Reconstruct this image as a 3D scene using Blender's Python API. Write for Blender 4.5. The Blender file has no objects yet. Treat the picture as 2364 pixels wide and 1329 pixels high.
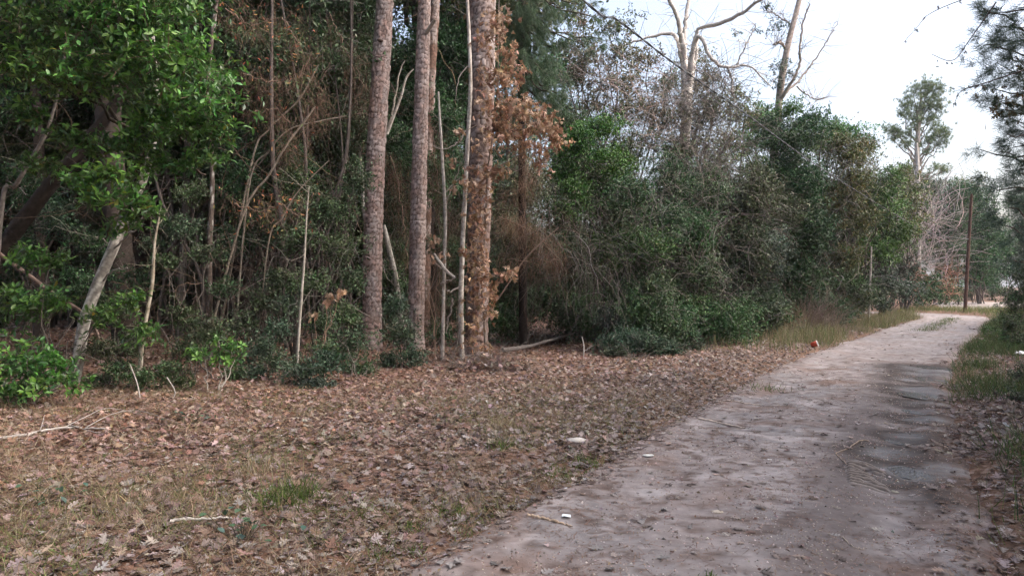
import bpy, math, random
import numpy as np

# ------------------------------------------------------------------ camera, sky, sun, exposure
scene = bpy.context.scene
COL = scene.collection
CAM_H, F, CX, HOR = 1.6, 1597.0, 1182.0, 660.0
cam_d = bpy.data.cameras.new('camera')
cam = bpy.data.objects.new('camera', cam_d)
COL.objects.link(cam)
cam.location = (0, 0, CAM_H)
cam.rotation_euler = (math.radians(90), 0, 0)
cam_d.sensor_width = 36
cam_d.lens = 36 * F / 2364
cam_d.shift_y = -(664.5 - HOR) / 2364
cam_d.clip_start, cam_d.clip_end = 0.05, 3000
scene.camera = cam

SUN_EL, SUN_AZ = math.radians(48), math.radians(100)      # azimuth clockwise from +Y
world = bpy.data.worlds.new('World')
scene.world = world
world.use_nodes = True
wn = world.node_tree
sky = wn.nodes.new('ShaderNodeTexSky')
sky.sky_type = 'NISHITA'
sky.sun_disc = False
sky.sun_elevation = SUN_EL
sky.sun_rotation = SUN_AZ
sky.air_density, sky.dust_density, sky.ozone_density = 1.0, 7.0, 1.0
hsv = wn.nodes.new('ShaderNodeHueSaturation')
hsv.inputs['Saturation'].default_value = 0.82            # high thin cloud: a whiter sky
wn.links.new(sky.outputs[0], hsv.inputs['Color'])
bg = wn.nodes['Background']
bg.inputs['Strength'].default_value = 0.15
wn.links.new(hsv.outputs[0], bg.inputs['Color'])
sun_d = bpy.data.lights.new('sun', 'SUN')
sun = bpy.data.objects.new('sun', sun_d)
COL.objects.link(sun)
sun_d.energy, sun_d.angle, sun_d.color = 0.5, math.radians(90), (1, 0.99, 0.98)
sun.rotation_euler = (math.radians(90) - SUN_EL, 0, -SUN_AZ + math.pi)
scene.view_settings.view_transform = 'Standard'
scene.view_settings.look = 'None'
scene.view_settings.gamma = 1
scene.view_settings.use_curve_mapping = False
scene.view_settings.exposure = 1.62
scene.render.engine = 'CYCLES'
scene.cycles.max_bounces = 4
scene.cycles.diffuse_bounces = 2
scene.cycles.glossy_bounces = 2
scene.cycles.transmission_bounces = 3
scene.cycles.transparent_max_bounces = 4
scene.cycles.volume_bounces = 0
scene.cycles.use_denoising = True
scene.cycles.denoiser = 'OPENIMAGEDENOISE'
scene.cycles.denoising_input_passes = 'RGB_ALBEDO_NORMAL'
scene.cycles.denoising_prefilter = 'ACCURATE'
scene.cycles.use_adaptive_sampling = True
scene.cycles.adaptive_threshold = 0.03

rng = np.random.default_rng(11)
UP = np.array([0, 0, 1.0])


def A(*v):
    return np.array(v, float)


def at(px, py, Y):
    return A((px - CX) / F * Y, Y, CAM_H + (HOR - py) / F * Y)


def ground_at(px, py):
    Y = F * CAM_H / (py - HOR)
    return A((px - CX) / F * Y, Y, 0)


def norm(v):
    return v / np.maximum(np.linalg.norm(v, axis=-1, keepdims=True), 1e-9)


# ------------------------------------------------------------------ noise
def _hash(ix, iy, seed):
    h = (ix.astype(np.int64) * 374761393 + iy.astype(np.int64) * 668265263 + seed * 974634777) & 0x7fffffff
    h = ((h ^ (h >> 13)) * 1274126177) & 0x7fffffff
    return ((h ^ (h >> 16)) & 0xffff) / 65535.0


def vnoise(x, y, seed=0):
    x = np.asarray(x, float); y = np.asarray(y, float)
    ix, iy = np.floor(x), np.floor(y)
    fx, fy = x - ix, y - iy
    fx = fx * fx * (3 - 2 * fx); fy = fy * fy * (3 - 2 * fy)
    a = _hash(ix, iy, seed); b = _hash(ix + 1, iy, seed)
    c = _hash(ix, iy + 1, seed); d = _hash(ix + 1, iy + 1, seed)
    return (a * (1 - fx) + b * fx) * (1 - fy) + (c * (1 - fx) + d * fx) * fy


def fbm(x, y, seed=0, o=4):
    s = 0; w = 0.5; k = 1.0
    for i in range(o):
        s = s + w * vnoise(x * k, y * k, seed + i * 17); w *= .5; k *= 2.03
    return s / (1 - .5 ** o)


# ------------------------------------------------------------------ road line and ground height
ROAD = np.array([(-9.5, -16), (-5.8, -9), (-2.1, -2), (0.6, 3.2), (2.27, 6.2), (4.7, 10.4), (9.3, 17.4), (16.75, 27.6), (22.6, 35.6),
                 (24.3, 39.2), (23.2, 42.2), (19.0, 45.0), (12.5, 48.0), (5, 51)], float)


def smooth_line(P, step):
    d = np.r_[0, np.cumsum(np.linalg.norm(np.diff(P, axis=0), axis=1))]
    out = []
    n = len(P)
    for i in range(n - 1):
        p0 = P[max(i - 1, 0)]; p1 = P[i]; p2 = P[i + 1]; p3 = P[min(i + 2, n - 1)]
        k = max(2, int((d[i + 1] - d[i]) / step))
        t = np.linspace(0, 1, k, endpoint=False)[:, None]
        out.append(.5 * (2 * p1 + (p2 - p0) * t + (2 * p0 - 5 * p1 + 4 * p2 - p3) * t ** 2 + (3 * p1 - p0 - 3 * p2 + p3) * t ** 3))
    out.append(P[-1:])
    return np.concatenate(out)


RL = smooth_line(ROAD, 0.25)
RT = norm(np.gradient(RL, axis=0))
RN = np.stack([RT[:, 1], -RT[:, 0]], 1)          # to the right of travel


def road_t(x, y):
    """signed distance from the road's centre line (+ right)"""
    p = np.stack([np.ravel(x), np.ravel(y)], 1)
    out = np.empty(len(p))
    C_, N_c = RL[::3], RN[::3]
    for i in range(0, len(p), 20000):
        q = p[i:i + 20000]
        d = (q[:, 0:1] - C_[None, :, 0]) ** 2 + (q[:, 1:2] - C_[None, :, 1]) ** 2
        k = d.argmin(1)
        dn_ = ((q - C_[k]) * N_c[k]).sum(1)
        dk = d[np.arange(len(q)), k]
        out[i:i + 20000] = np.where(dk - dn_ ** 2 < .5, dn_, np.sign(dn_) * np.sqrt(dk))
    return out.reshape(np.shape(x))


def road_half(x, y):
    return 1.32 + .22 * (fbm(np.asarray(x) * .7, np.asarray(y) * .7, 5) - .5) * 2 + .12 * (vnoise(np.asarray(x) * 4, np.asarray(y) * 4, 9) - .5)


def gz(x, y):
    x = np.asarray(x, float); y = np.asarray(y, float)
    base = .16 * (fbm(x * .22, y * .22, 3) - .5) + .05 * (fbm(x * 1.3, y * 1.3, 4) - .5)
    # low bank inside the woods on the left
    bank = .5 * np.exp(-((y - 17 - .1 * x) / 3.5) ** 2) / (1 + np.exp((x + 3.5) * 1.3))
    t = road_t(x, y)
    t = np.where(t > 0, t - .22, -t)            # the right half of the road is a little wider
    f = np.clip((t - 1.1) / 1.0, 0, 1)
    f = f * f * (3 - 2 * f)
    f2 = np.clip((t - 1.1) / .35, 0, 1)
    return (base + bank) * f - .10 * (1 - f) + .04 * f - .15 * (1 - f2 * f2 * (3 - 2 * f2))


# ------------------------------------------------------------------ mesh building
class Geo:
    def __init__(self):
        self.v = []; self.q = []; self.t = []; self.c = []; self.n = 0

    def add(self, v, f, c):
        v = np.asarray(v, float).reshape(-1, 3)
        c = np.broadcast_to(np.asarray(c, float), (len(v), 3))
        f = np.asarray(f, np.int64)
        (self.q if f.shape[1] == 4 else self.t).append(f + self.n)
        self.v.append(v); self.c.append(c); self.n += len(v)

    def build(self, name, mat, parent=None, flat=False):
        me = bpy.data.meshes.new(name)
        if self.n:
            v = np.concatenate(self.v); c = np.concatenate(self.c)
            q_ = parent
            while q_ is not None:
                v = v - np.array(q_.location); q_ = q_.parent
            q = np.concatenate(self.q) if self.q else np.zeros((0, 4), np.int64)
            t = np.concatenate(self.t) if self.t else np.zeros((0, 3), np.int64)
            me.vertices.add(len(v)); me.vertices.foreach_set('co', v.astype(np.float32).ravel())
            me.loops.add(q.size + t.size)
            me.loops.foreach_set('vertex_index', np.r_[q.ravel(), t.ravel()].astype(np.int32))
            me.polygons.add(len(q) + len(t))
            me.polygons.foreach_set('loop_start', np.r_[np.arange(len(q)) * 4, q.size + np.arange(len(t)) * 3].astype(np.int32))
            a = me.attributes.new('tint', 'FLOAT_COLOR', 'POINT')
            a.data.foreach_set('color', np.c_[c, np.ones(len(c))].astype(np.float32).ravel())
            me.update(calc_edges=True)
            if flat:
                me.polygons.foreach_set('use_smooth', np.zeros(len(q) + len(t), bool))
        me.materials.append(mat)
        o = bpy.data.objects.new(name, me)
        COL.objects.link(o)
        o.parent = parent
        return o


def tag(o, label=None, cat=None, group=None, kind=None):
    for k, v in (('label', label), ('category', cat), ('group', group), ('kind', kind)):
        if v:
            o[k] = v
    return o


def empty(name, loc, label, cat, group=None):
    o = bpy.data.objects.new(name, None)
    o.empty_display_size = .2
    COL.objects.link(o)
    o.location = tuple(float(q) for q in loc)
    return tag(o, label, cat, group)


def tubes(g, P, R, col, sides=4, cap=False):
    """P (m,n,3), R (m,n) or scalar"""
    P = np.asarray(P, float)
    if P.ndim == 2:
        P = P[None]
    m, n = P.shape[:2]
    R = np.broadcast_to(np.asarray(R, float), (m, n))
    T = norm(np.gradient(P, axis=1))
    avg = norm(P[:, -1] - P[:, 0] + 1e-6)
    ref = np.where(np.abs(avg[:, 2:3]) > .8, A(1, .13, 0), A(0.05, .1, 1))
    U = norm(np.cross(T, ref[:, None, :]))
    W = np.cross(T, U)
    a = np.arange(sides) * 2 * math.pi / sides
    V = P[:, :, None] + R[:, :, None, None] * (np.cos(a)[None, None, :, None] * U[:, :, None] + np.sin(a)[None, None, :, None] * W[:, :, None])
    i = np.arange(m)[:, None, None] * n * sides + np.arange(n - 1)[None, :, None] * sides
    k = np.arange(sides)[None, None, :]
    k2 = (k + 1) % sides
    f = np.stack([i + k, i + k2, i + sides + k2, i + sides + k], -1).reshape(-1, 4)
    col = np.asarray(col, float)
    if col.ndim == 2 and len(col) == m:
        col = np.repeat(col, n * sides, 0)
    g.add(V.reshape(-1, 3), f, col)
    if cap:
        for e in (0, n - 1):
            fc = (np.arange(m)[:, None] * n * sides + e * sides + np.arange(sides)[None]).reshape(-1, sides)
            if sides == 4:
                g.q.append(fc + g.n - m * n * sides)
            elif sides == 3:
                g.t.append(fc + g.n - m * n * sides)


def place(g, tpl, pos, d, nrm, L, Wd, col):
    """instances of a leaf template (along +y, normal +z)"""
    v, f = tpl
    m = len(pos)
    if not m:
        return
    d = norm(d)
    s = norm(np.cross(d, nrm))
    nn = np.cross(s, d)
    L = np.broadcast_to(L, (m,)); Wd = np.broadcast_to(Wd, (m,))
    V = pos[:, None] + v[None, :, 0:1] * s[:, None] * Wd[:, None, None] + v[None, :, 1:2] * d[:, None] * L[:, None, None] + v[None, :, 2:3] * nn[:, None] * L[:, None, None]
    ff = (np.arange(m)[:, None, None] * len(v) + f[None]).reshape(-1, f.shape[1])
    g.add(V.reshape(-1, 3), ff, np.repeat(np.broadcast_to(col, (m, 3)), len(v), 0))


# leaf templates -------------------------------------------------
T_SMALL = (np.array([(0, 0, 0), (.5, .5, .08), (0, 1, -.06), (-.5, .5, .08)], float), np.array([(0, 1, 2), (0, 2, 3)]))
T_OVAL = (np.array([(0, 0, 0), (.36, .3, .05), (0, .32, -.02), (-.36, .3, .05), (.47, .62, .04), (0, .64, -.04), (-.47, .62, .04), (0, 1, -.13)], float),
          np.array([(0, 1, 2), (0, 2, 3), (1, 4, 5), (1, 5, 2), (2, 5, 6), (2, 6, 3), (4, 7, 5), (5, 7, 6)]))
T_NEEDLE = (np.array([(-.5, 0, 0), (.5, 0, 0), (0, 1, -.12)], float), np.array([(0, 1, 2)]))
T_BLADE = (np.array([(-.5, 0, 0), (.5, 0, 0), (-.35, .55, -.03), (.35, .55, -.03), (0, 1, -.22)], float), np.array([(0, 1, 3), (0, 3, 2), (2, 3, 4)]))


def oak_template(seed):
    r = np.random.default_rng(seed)
    v = [(0, 0, 0)]; f = []
    ys = [.10, .30, .36, .52, .58, .74, .80]
    idx = []
    for y in ys:
        w = .07 + .05 * math.sin(y * 3)
        idx.append((len(v), len(v) + 1))
        v += [(-w, y, 0), (w, y, 0)]
    tip = len(v); v.append((0, 1.0, 0))
    f.append((0, idx[0][1], idx[0][0]))
    for a, b in ((0, 2), (2, 4), (4, 6)):
        a, b = idx[a], idx[b]
        f += [(a[0], a[1], b[1]), (a[0], b[1], b[0])]
    f.append((idx[-1][0], idx[-1][1], tip))
    for k, (lo, hi) in enumerate(((0, 1), (2, 3), (4, 5))):
        for s in (0, 1):
            sg = -1 if s == 0 else 1
            ln = [.34, .5, .36][k] * r.uniform(.85, 1.15)
            y0 = ys[lo]; y1 = ys[hi]
            n = len(v)
            v += [(sg * ln * .6, y0 + .07, 0), (sg * ln * .6, y1 + .07, 0), (sg * ln, (y0 + y1) / 2 + .15 * r.uniform(.5, 1.4), 0)]
            f += [(idx[lo][s], n, idx[hi][s]), (n, n + 1, idx[hi][s]), (n, n + 2, n + 1)]
    v = np.array(v)
    cu, be, tw = r.uniform(-.1, .85), r.uniform(-.6, .5), r.uniform(-.5, .5)
    v[:, 2] = cu * v[:, 0] ** 2 + be * (v[:, 1] - .4) ** 2 + tw * v[:, 0] * (v[:, 1] - .4) + r.normal(0, .018, len(v))
    return v, np.array(f)


OAKS = [oak_template(s) for s in range(8)]
# coarse litter leaf: four lobed points, eight triangles
_cl = np.array([(0, 0, 0), (.10, .3, .02), (.42, .42, .12), (.12, .55, 0), (.3, .8, .09), (0, 1, -.03), (-.3, .78, .1), (-.12, .55, 0), (-.42, .45, .1), (-.1, .3, .02)])
T_LIT4 = (np.array([(0, 0, 0), (.4, .4, .1), (.1, .6, 0), (0, 1, -.03), (-.4, .45, .1), (-.1, .6, 0)]), np.array([(0, 1, 2), (0, 2, 5), (0, 5, 4), (2, 3, 5)]))
T_LITTER = (_cl, np.array([(0, 1, 9), (1, 2, 3), (1, 3, 9), (9, 3, 7), (9, 7, 8), (3, 4, 5), (3, 5, 7), (7, 5, 6)]))


OAKC = []
for s_i in range(6):
    v_, f_i = oak_template(40 + s_i)
    r_i = np.random.default_rng(s_i)
    v_ = v_.copy()
    v_[:, 2] += r_i.uniform(.7, 1.7) * v_[:, 0] ** 2 - r_i.uniform(.2, .8) * (v_[:, 1] - .2) ** 2
    v_[:, 0] *= r_i.uniform(.65, .9)
    OAKC.append((v_, f_i))


def pal(n, cols, w=None, j=.18, r=None):
    r = r or rng
    cols = np.array(cols, float)
    k = r.choice(len(cols), n, p=None if w is None else np.array(w) / np.sum(w))
    return np.clip(cols[k] * np.exp(r.normal(0, j, (n, 1))) * np.exp(r.normal(0, j * .3, (n, 3))), .004, .9)


# palettes (linear base colours) --------------------------------
LAUREL = ([(.085, .2, .04), (.065, .155, .038), (.135, .26, .055), (.05, .11, .04), (.3, .28, .05), (.1, .175, .06)], [4, 4, 2.4, 2.5, .09, 1.5])
YAUPON = ([(.08, .125, .055), (.1, .155, .07), (.06, .095, .045), (.13, .155, .085)], [4, 3, 3, 1.2])
YAUPON_BLUE = ([(.08, .125, .08), (.105, .155, .1), (.06, .095, .06), (.14, .165, .12)], [4, 3, 3, 1.2])
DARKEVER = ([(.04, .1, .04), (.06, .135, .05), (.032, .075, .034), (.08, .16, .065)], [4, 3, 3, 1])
OLIVE = ([(.125, .155, .055), (.16, .175, .06), (.09, .13, .05), (.22, .18, .055), (.22, .18, .09)], [4, 3, 3, 1, .6])
BRIGHT = ([(.08, .185, .04), (.115, .22, .05), (.06, .14, .04)], [3, 2, 3])
DEADLEAF = ([(.31, .18, .115), (.39, .25, .17), (.22, .12, .075), (.46, .33, .24), (.33, .21, .12)], [4, 3, 2.5, 2, 2])
HEDGEGREEN = ([(.055, .115, .045), (.075, .14, .055), (.04, .085, .04), (.1, .13, .06)], [4, 3, 3, 1])
LITTER = ([(.235, .174, .153), (.285, .228, .21), (.2, .132, .107), (.145, .097, .077), (.36, .312, .3), (.23, .14, .097), (.3, .226, .177)], [4, 4, 4, 2.6, 1.2, 2, 1.6])
TWIGGREY = ([(.15, .132, .122), (.21, .19, .175), (.1, .085, .075)], [3, 2, 2])
TWIGBROWN = ([(.1, .068, .052), (.14, .095, .07), (.07, .047, .037)], [3, 2, 2])
NEEDLE = ([(.06, .11, .05), (.085, .135, .065), (.045, .085, .045)], [3, 2, 2])
def _dim(p, k):
    return [tuple(q * k for q in c) for c in p[0]], p[1]


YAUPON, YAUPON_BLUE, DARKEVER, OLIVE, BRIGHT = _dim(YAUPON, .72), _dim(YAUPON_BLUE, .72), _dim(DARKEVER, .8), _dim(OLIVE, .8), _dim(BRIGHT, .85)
STRAW = ([(.19, .12, .08), (.25, .17, .12), (.13, .08, .055)], [3, 2, 2])


# ------------------------------------------------------------------ materials
def mat_tint(name, rough=.6, spec=.3, transl=0.0, noise=0.0, nscale=30, bump=0, sheen=0):
    m = bpy.data.materials.new(name)
    m.use_nodes = True
    nt = m.node_tree
    b = nt.nodes['Principled BSDF']
    at_ = nt.nodes.new('ShaderNodeAttribute'); at_.attribute_name = 'tint'
    src = at_.outputs['Color']
    if noise:
        tc = nt.nodes.new('ShaderNodeTexCoord')
        nz = nt.nodes.new('ShaderNodeTexNoise'); nz.inputs['Scale'].default_value = nscale; nz.inputs['Detail'].default_value = 5
        nt.links.new(tc.outputs['Object'], nz.inputs['Vector'])
        mr = nt.nodes.new('ShaderNodeMapRange')
        mr.inputs[1].default_value, mr.inputs[2].default_value = .25, .75
        mr.inputs[3].default_value, mr.inputs[4].default_value = 1 - noise, 1 + noise
        nt.links.new(nz.outputs[0], mr.inputs[0])
        mx = nt.nodes.new('ShaderNodeVectorMath'); mx.operation = 'SCALE'
        nt.links.new(src, mx.inputs[0]); nt.links.new(mr.outputs[0], mx.inputs['Scale'])
        src = mx.outputs[0]
        if bump:
            bp = nt.nodes.new('ShaderNodeBump'); bp.inputs['Strength'].default_value = bump; bp.inputs['Distance'].default_value = .02
            nt.links.new(nz.outputs[0], bp.inputs['Height']); nt.links.new(bp.outputs[0], b.inputs['Normal'])
    nt.links.new(src, b.inputs['Base Color'])
    b.inputs['Roughness'].default_value = rough
    b.inputs['Specular IOR Level'].default_value = spec
    if transl:
        tr = nt.nodes.new('ShaderNodeBsdfTranslucent')
        nt.links.new(src, tr.inputs['Color'])
        mix = nt.nodes.new('ShaderNodeMixShader'); mix.inputs[0].default_value = transl
        nt.links.new(b.outputs[0], mix.inputs[1]); nt.links.new(tr.outputs[0], mix.inputs[2])
        nt.links.new(mix.outputs[0], nt.nodes['Material Output'].inputs['Surface'])
    return m


M_GLOSSY = mat_tint('glossy_leaf', .4, .5, .32)
M_LEAF = mat_tint('leaf', .5, .35, .16)
M_DRY = mat_tint('dry_leaf', .7, .2, .22)
M_NEEDLE = mat_tint('needle', .5, .35, .15)
M_BARK = mat_tint('bark', .85, .15, 0, .35, 22, .5)
M_PLATE = mat_tint('plated_bark', .85, .15, 0, .28, 60, .4)
M_TWIG = mat_tint('twig', .8, .15)
M_ROAD = mat_tint('packed_dirt', .9, .12, 0, .16, 14, .25)
M_PLASTIC = mat_tint('plastic', .4, .5)
M_STONE = mat_tint('stone', .85, .2, 0, .2, 40, .4)
M_GRASS = mat_tint('grass_blade', .6, .25, .25)


def mat_ground():
    m = bpy.data.materials.new('forest_soil')
    m.use_nodes = True
    nt = m.node_tree; N = nt.nodes; Lk = nt.links
    b = N['Principled BSDF']
    tc = N.new('ShaderNodeTexCoord')
    vo = N.new('ShaderNodeTexVoronoi'); vo.inputs['Scale'].default_value = 14
    Lk.new(tc.outputs['Object'], vo.inputs['Vector'])
    sep = N.new('ShaderNodeSeparateColor'); Lk.new(vo.outputs['Color'], sep.inputs[0])
    cr = N.new('ShaderNodeValToRGB')
    e = cr.color_ramp.elements
    e[0].position, e[0].color = 0, (.11, .07, .05, 1)
    e[1].position, e[1].color = 1, (.27, .19, .155, 1)
    for p, c in ((.35, (.14, .08, .055, 1)), (.7, (.2, .12, .085, 1))):
        k = e.new(p); k.color = c
    Lk.new(sep.outputs[0], cr.inputs[0])
    nz = N.new('ShaderNodeTexNoise'); nz.inputs['Scale'].default_value = 1.1; nz.inputs['Detail'].default_value = 8
    Lk.new(tc.outputs['Object'], nz.inputs['Vector'])
    mx = N.new('ShaderNodeMix'); mx.data_type = 'RGBA'
    mr = N.new('ShaderNodeMapRange'); mr.inputs[1].default_value, mr.inputs[2].default_value = .4, .7; mr.inputs[4].default_value = .6
    Lk.new(nz.outputs[0], mr.inputs[0]); Lk.new(mr.outputs[0], mx.inputs[0])
    Lk.new(cr.outputs[0], mx.inputs[6]); mx.inputs[7].default_value = (.12, .085, .06, 1)
    Lk.new(mx.outputs[2], b.inputs['Base Color'])
    bp = N.new('ShaderNodeBump'); bp.inputs['Strength'].default_value = .8; bp.inputs['Distance'].default_value = .03
    Lk.new(vo.outputs['Distance'], bp.inputs['Height']); Lk.new(bp.outputs[0], b.inputs['Normal'])
    b.inputs['Roughness'].default_value = .95
    b.inputs['Specular IOR Level'].default_value = .1
    return m


def mat_water():
    m = bpy.data.materials.new('muddy_water')
    m.use_nodes = True
    nt = m.node_tree
    b = nt.nodes['Principled BSDF']
    b.inputs['Base Color'].default_value = (.04, .032, .028, 1)
    b.inputs['Roughness'].default_value = .07
    b.inputs['IOR'].default_value = 1.33
    nz = nt.nodes.new('ShaderNodeTexNoise'); nz.inputs['Scale'].default_value = 14
    bp = nt.nodes.new('ShaderNodeBump'); bp.inputs['Strength'].default_value = .6; bp.inputs['Distance'].default_value = .02
    nt.links.new(nz.outputs[0], bp.inputs['Height']); nt.links.new(bp.outputs[0], b.inputs['Normal'])
    return m


# ------------------------------------------------------------------ ground, road, clearing, puddles
def grid_faces(nu, nv):
    i = (np.arange(nu - 1)[:, None] * nv + np.arange(nv - 1)[None]).ravel()
    return np.stack([i, i + nv, i + nv + 1, i + 1], 1)


def axis(lo, hi, step, far, grow=1.25):
    a = list(np.arange(lo, hi, step)); s = step
    while a[-1] < far:
        s *= grow; a.append(a[-1] + s)
    s = step
    while a[0] > -far:
        s *= grow; a.insert(0, a[0] - s)
    return np.array(a)


gx, gy = axis(-13, 16, .2, 900), axis(1.5, 26, .2, 900)
X, Y_ = np.meshgrid(gx, gy, indexing='ij')
g = Geo()
g.add(np.stack([X, Y_, gz(X, Y_)], -1), grid_faces(len(gx), len(gy)), (.2, .12, .08))
tag(g.build('ground', mat_ground()), kind='structure')

# wet spots on the road: x, y, radius, strength
WET = [(3.55, 6.15, .45, 1), (3.75, 6.9, .45, .9), (3.3, 6.0, .35, .8), (5.2, 8.6, .5, .8), (6.5, 10.9, .7, 1), (8.4, 13.7, .9, 1), (7.3, 12.2, .7, 1), (3.4, 5.4, .35, .5), (4.35, 7.6, .4, .85), (5.85, 9.8, .5, .9), (7.9, 13.0, .7, .95), (4.0, 6.3, .35, .9)]


POOL_PX = ((2105, 1072, .17, 'small puddle beside the tyre tread print'), (2112, 938, .15, 'thin sliver of puddle in the wet right rut'),
           (2124, 903, .27, 'widest puddle mirroring the sky in the right rut'), (2146, 866, .26, 'broken puddle with mud islands in the right rut'),
           (2158, 841, .3, 'farthest puddle in the wet right rut of the road'), (2062, 1004, .09, 'little damp pool at the top of the tyre tread print'))
POOLS = [(*ground_at(px, py)[:2], r * .85, lab) for px, py, r, lab in POOL_PX]


def road_surface(x, y, t):
    """height and wetness of the dirt road at a point with cross position t"""
    ta = np.abs(t)
    h = road_half(x, y) + .22 * (t > 0)
    z = -.035 + .05 * (fbm(x * .9, y * .9, 21) - .5) + .03 * (fbm(x * 5, y * 5, 22) - .5) + .018 * (fbm(x * 17, y * 17, 23, 3) - .5)
    z = z - .035 * np.exp(-((t - 1.05) / .28) ** 2) - .025 * np.exp(-((t + .72) / .26) ** 2)
    wet = np.zeros_like(x)
    for (wx, wy, wr, ws) in WET:
        d2 = ((x - wx) ** 2 + (y - wy) ** 2) / wr ** 2
        wet = np.maximum(wet, ws * np.exp(-d2 * 1.2))
    wet = np.clip(wet * (1.1 + 1.2 * (fbm(x * 3.1, y * 3.1, 25) - .5)), 0, 1)
    z = z - .01 * wet
    for (bx_, by_, br_, _) in POOLS:
        k_ = np.exp(-((x - bx_) ** 2 + ((y - by_) * .62) ** 2) / (br_ * 1.15) ** 2)
        z = z * (1 - .75 * k_) + (-.078 + .016 * (fbm(x * 6, y * 6, 27) - .5)) * .75 * k_ - .010 * k_
    e = np.clip((ta - h + .25) / .5, 0, 1)
    z = z - .12 * e * e
    return z, wet, e


d = np.r_[0, np.cumsum(np.linalg.norm(np.diff(RL, axis=0), axis=1))]
near = [i for i in range(len(RL) - 1) if -3 < RL[i][1] < 15]
sv = []
for i in range(len(RL) - 1):
    yy = RL[i][1]
    k = 7 if 2 < yy < 13 else (4 if 13 <= yy < 20 else 1)
    sv += list(np.linspace(d[i], d[i + 1], k, endpoint=False))
sv = np.array(sv)
cx, cy = np.interp(sv, d, RL[:, 0]), np.interp(sv, d, RL[:, 1])
nx, ny = np.interp(sv, d, RN[:, 0]), np.interp(sv, d, RN[:, 1])
tv = np.linspace(-1.85, 2.1, 80)
X = cx[:, None] + nx[:, None] * tv; Y_ = cy[:, None] + ny[:, None] * tv
TT = np.broadcast_to(tv, X.shape)
Z, wet, edge = road_surface(X, Y_, TT)
S = np.broadcast_to(sv[:, None], X.shape)
n1 = fbm(X * .8, Y_ * .8, 31); n2 = fbm(X * 2.7, Y_ * 2.7, 32); n3 = fbm(TT * 9, S * 1.2, 33)
dirt = np.array([.243, .209, .203]); pale = np.array([.34, .305, .3]); red = np.array([.185, .132, .113]); gry = np.array([.208, .193, .195])


def lerp(a, b, t):
    t = np.clip(t, 0, 1)[..., None]
    return a * (1 - t) + b * t


C = lerp(dirt, gry, (n1 - .4) * 3)
C = lerp(C, pale, (n2 - .55) * 5)
C = lerp(C, red, (fbm(X * 1.7, Y_ * 1.7, 35) - .56) * 5)
C = lerp(C, red * .7, (vnoise(X * 11, Y_ * 11, 36) - .66) * 2.6)
C = lerp(C, pale, (vnoise(X * 17, Y_ * 17, 37) - .72) * 2.5)
C = lerp(C, red * .55, (fbm(X * 8, Y_ * 8, 38) - .56) * 5)
C = lerp(C, pale, np.clip((Y_ - 13) / 14, 0, .3))
C = lerp(C, np.array([.145, .122, .118]), .95 * np.exp(-((TT - .62 - .1 * n1) / .32) ** 2) * np.clip((Y_ - 1) / 3, 0, 1) * np.clip(1.6 - Y_ / 12, 0, 1))
C = lerp(C, np.array([.06, .049, .046]), np.clip(wet * 2.8 - .1, 0, 1))
C = lerp(C, np.array([.2, .13, .1]), edge * .7)
g = Geo()
g.add(np.stack([X, Y_, Z], -1), grid_faces(len(sv), len(tv)), C.reshape(-1, 3))
road = tag(g.build('dirt_road', M_ROAD), kind='structure')
# wetness drives gloss
me = road.data
wa = me.attributes.new('wet', 'FLOAT', 'POINT'); wa.data.foreach_set('value', wet.astype(np.float32).ravel())
nt = M_ROAD.node_tree
an = nt.nodes.new('ShaderNodeAttribute'); an.attribute_name = 'wet'
mr = nt.nodes.new('ShaderNodeMapRange'); mr.inputs[1].default_value, mr.inputs[2].default_value = .45, .95; mr.inputs[3].default_value, mr.inputs[4].default_value = .92, .5
nt.links.new(an.outputs['Fac'], mr.inputs[0]); nt.links.new(mr.outputs[0], nt.nodes['Principled BSDF'].inputs['Roughness'])
mr2 = nt.nodes.new('ShaderNodeMapRange'); mr2.inputs[1].default_value, mr2.inputs[2].default_value = .4, .95; mr2.inputs[3].default_value, mr2.inputs[4].default_value = .12, .5
nt.links.new(an.outputs['Fac'], mr2.inputs[0]); nt.links.new(mr2.outputs[0], nt.nodes['Principled BSDF'].inputs['Specular IOR Level'])


def road_z(x, y):
    x = np.asarray(x, float); y = np.asarray(y, float)
    t = road_t(x, y)
    z, w, e = road_surface(x, y, t)
    return np.maximum(z, gz(x, y))


# tyre tread print, pressed in the damp mud
u = np.linspace(-.19, .19, 50); w_ = np.linspace(-.62, .62, 170)
U, Wd = np.meshgrid(u, w_, indexing='ij')
c0 = A(3.1, 6.05); dr = norm(A(.42, .907)); sd = A(dr[1], -dr[0])
X = c0[0] + sd[0] * U + dr[0] * Wd; Y_ = c0[1] + sd[1] * U + dr[1] * Wd
zz, wt, _ = road_surface(X, Y_, road_t(X, Y_))
ridge = .5 + .5 * np.sin((Wd + .18 * np.abs(U)) * 2 * math.pi / .072)
ridge = np.clip(ridge * 1.7 - .3, 0, 1)
fade = np.clip((.19 - np.abs(U)) / .06, 0, 1) * np.clip((.62 - np.abs(Wd)) / .35, 0, 1) * np.clip(fbm(X * 5, Y_ * 5, 41) * 3.2 - .8, 0, 1)
g = Geo()
g.add(np.stack([X, Y_, zz + .005 + .026 * ridge * fade - .02 * (1 - fade)], -1), grid_faces(50, 170), lerp(lerp(dirt, gry, 0 * U + .5), lerp(np.array([.045, .035, .031]), np.array([.15, .118, .104]), ridge), fade * 1.4).reshape(-1, 3))
g.build('tyre_tread_print', mat_tint('damp_mud', .62, .35, 0, .15, 30, .2), road)

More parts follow.
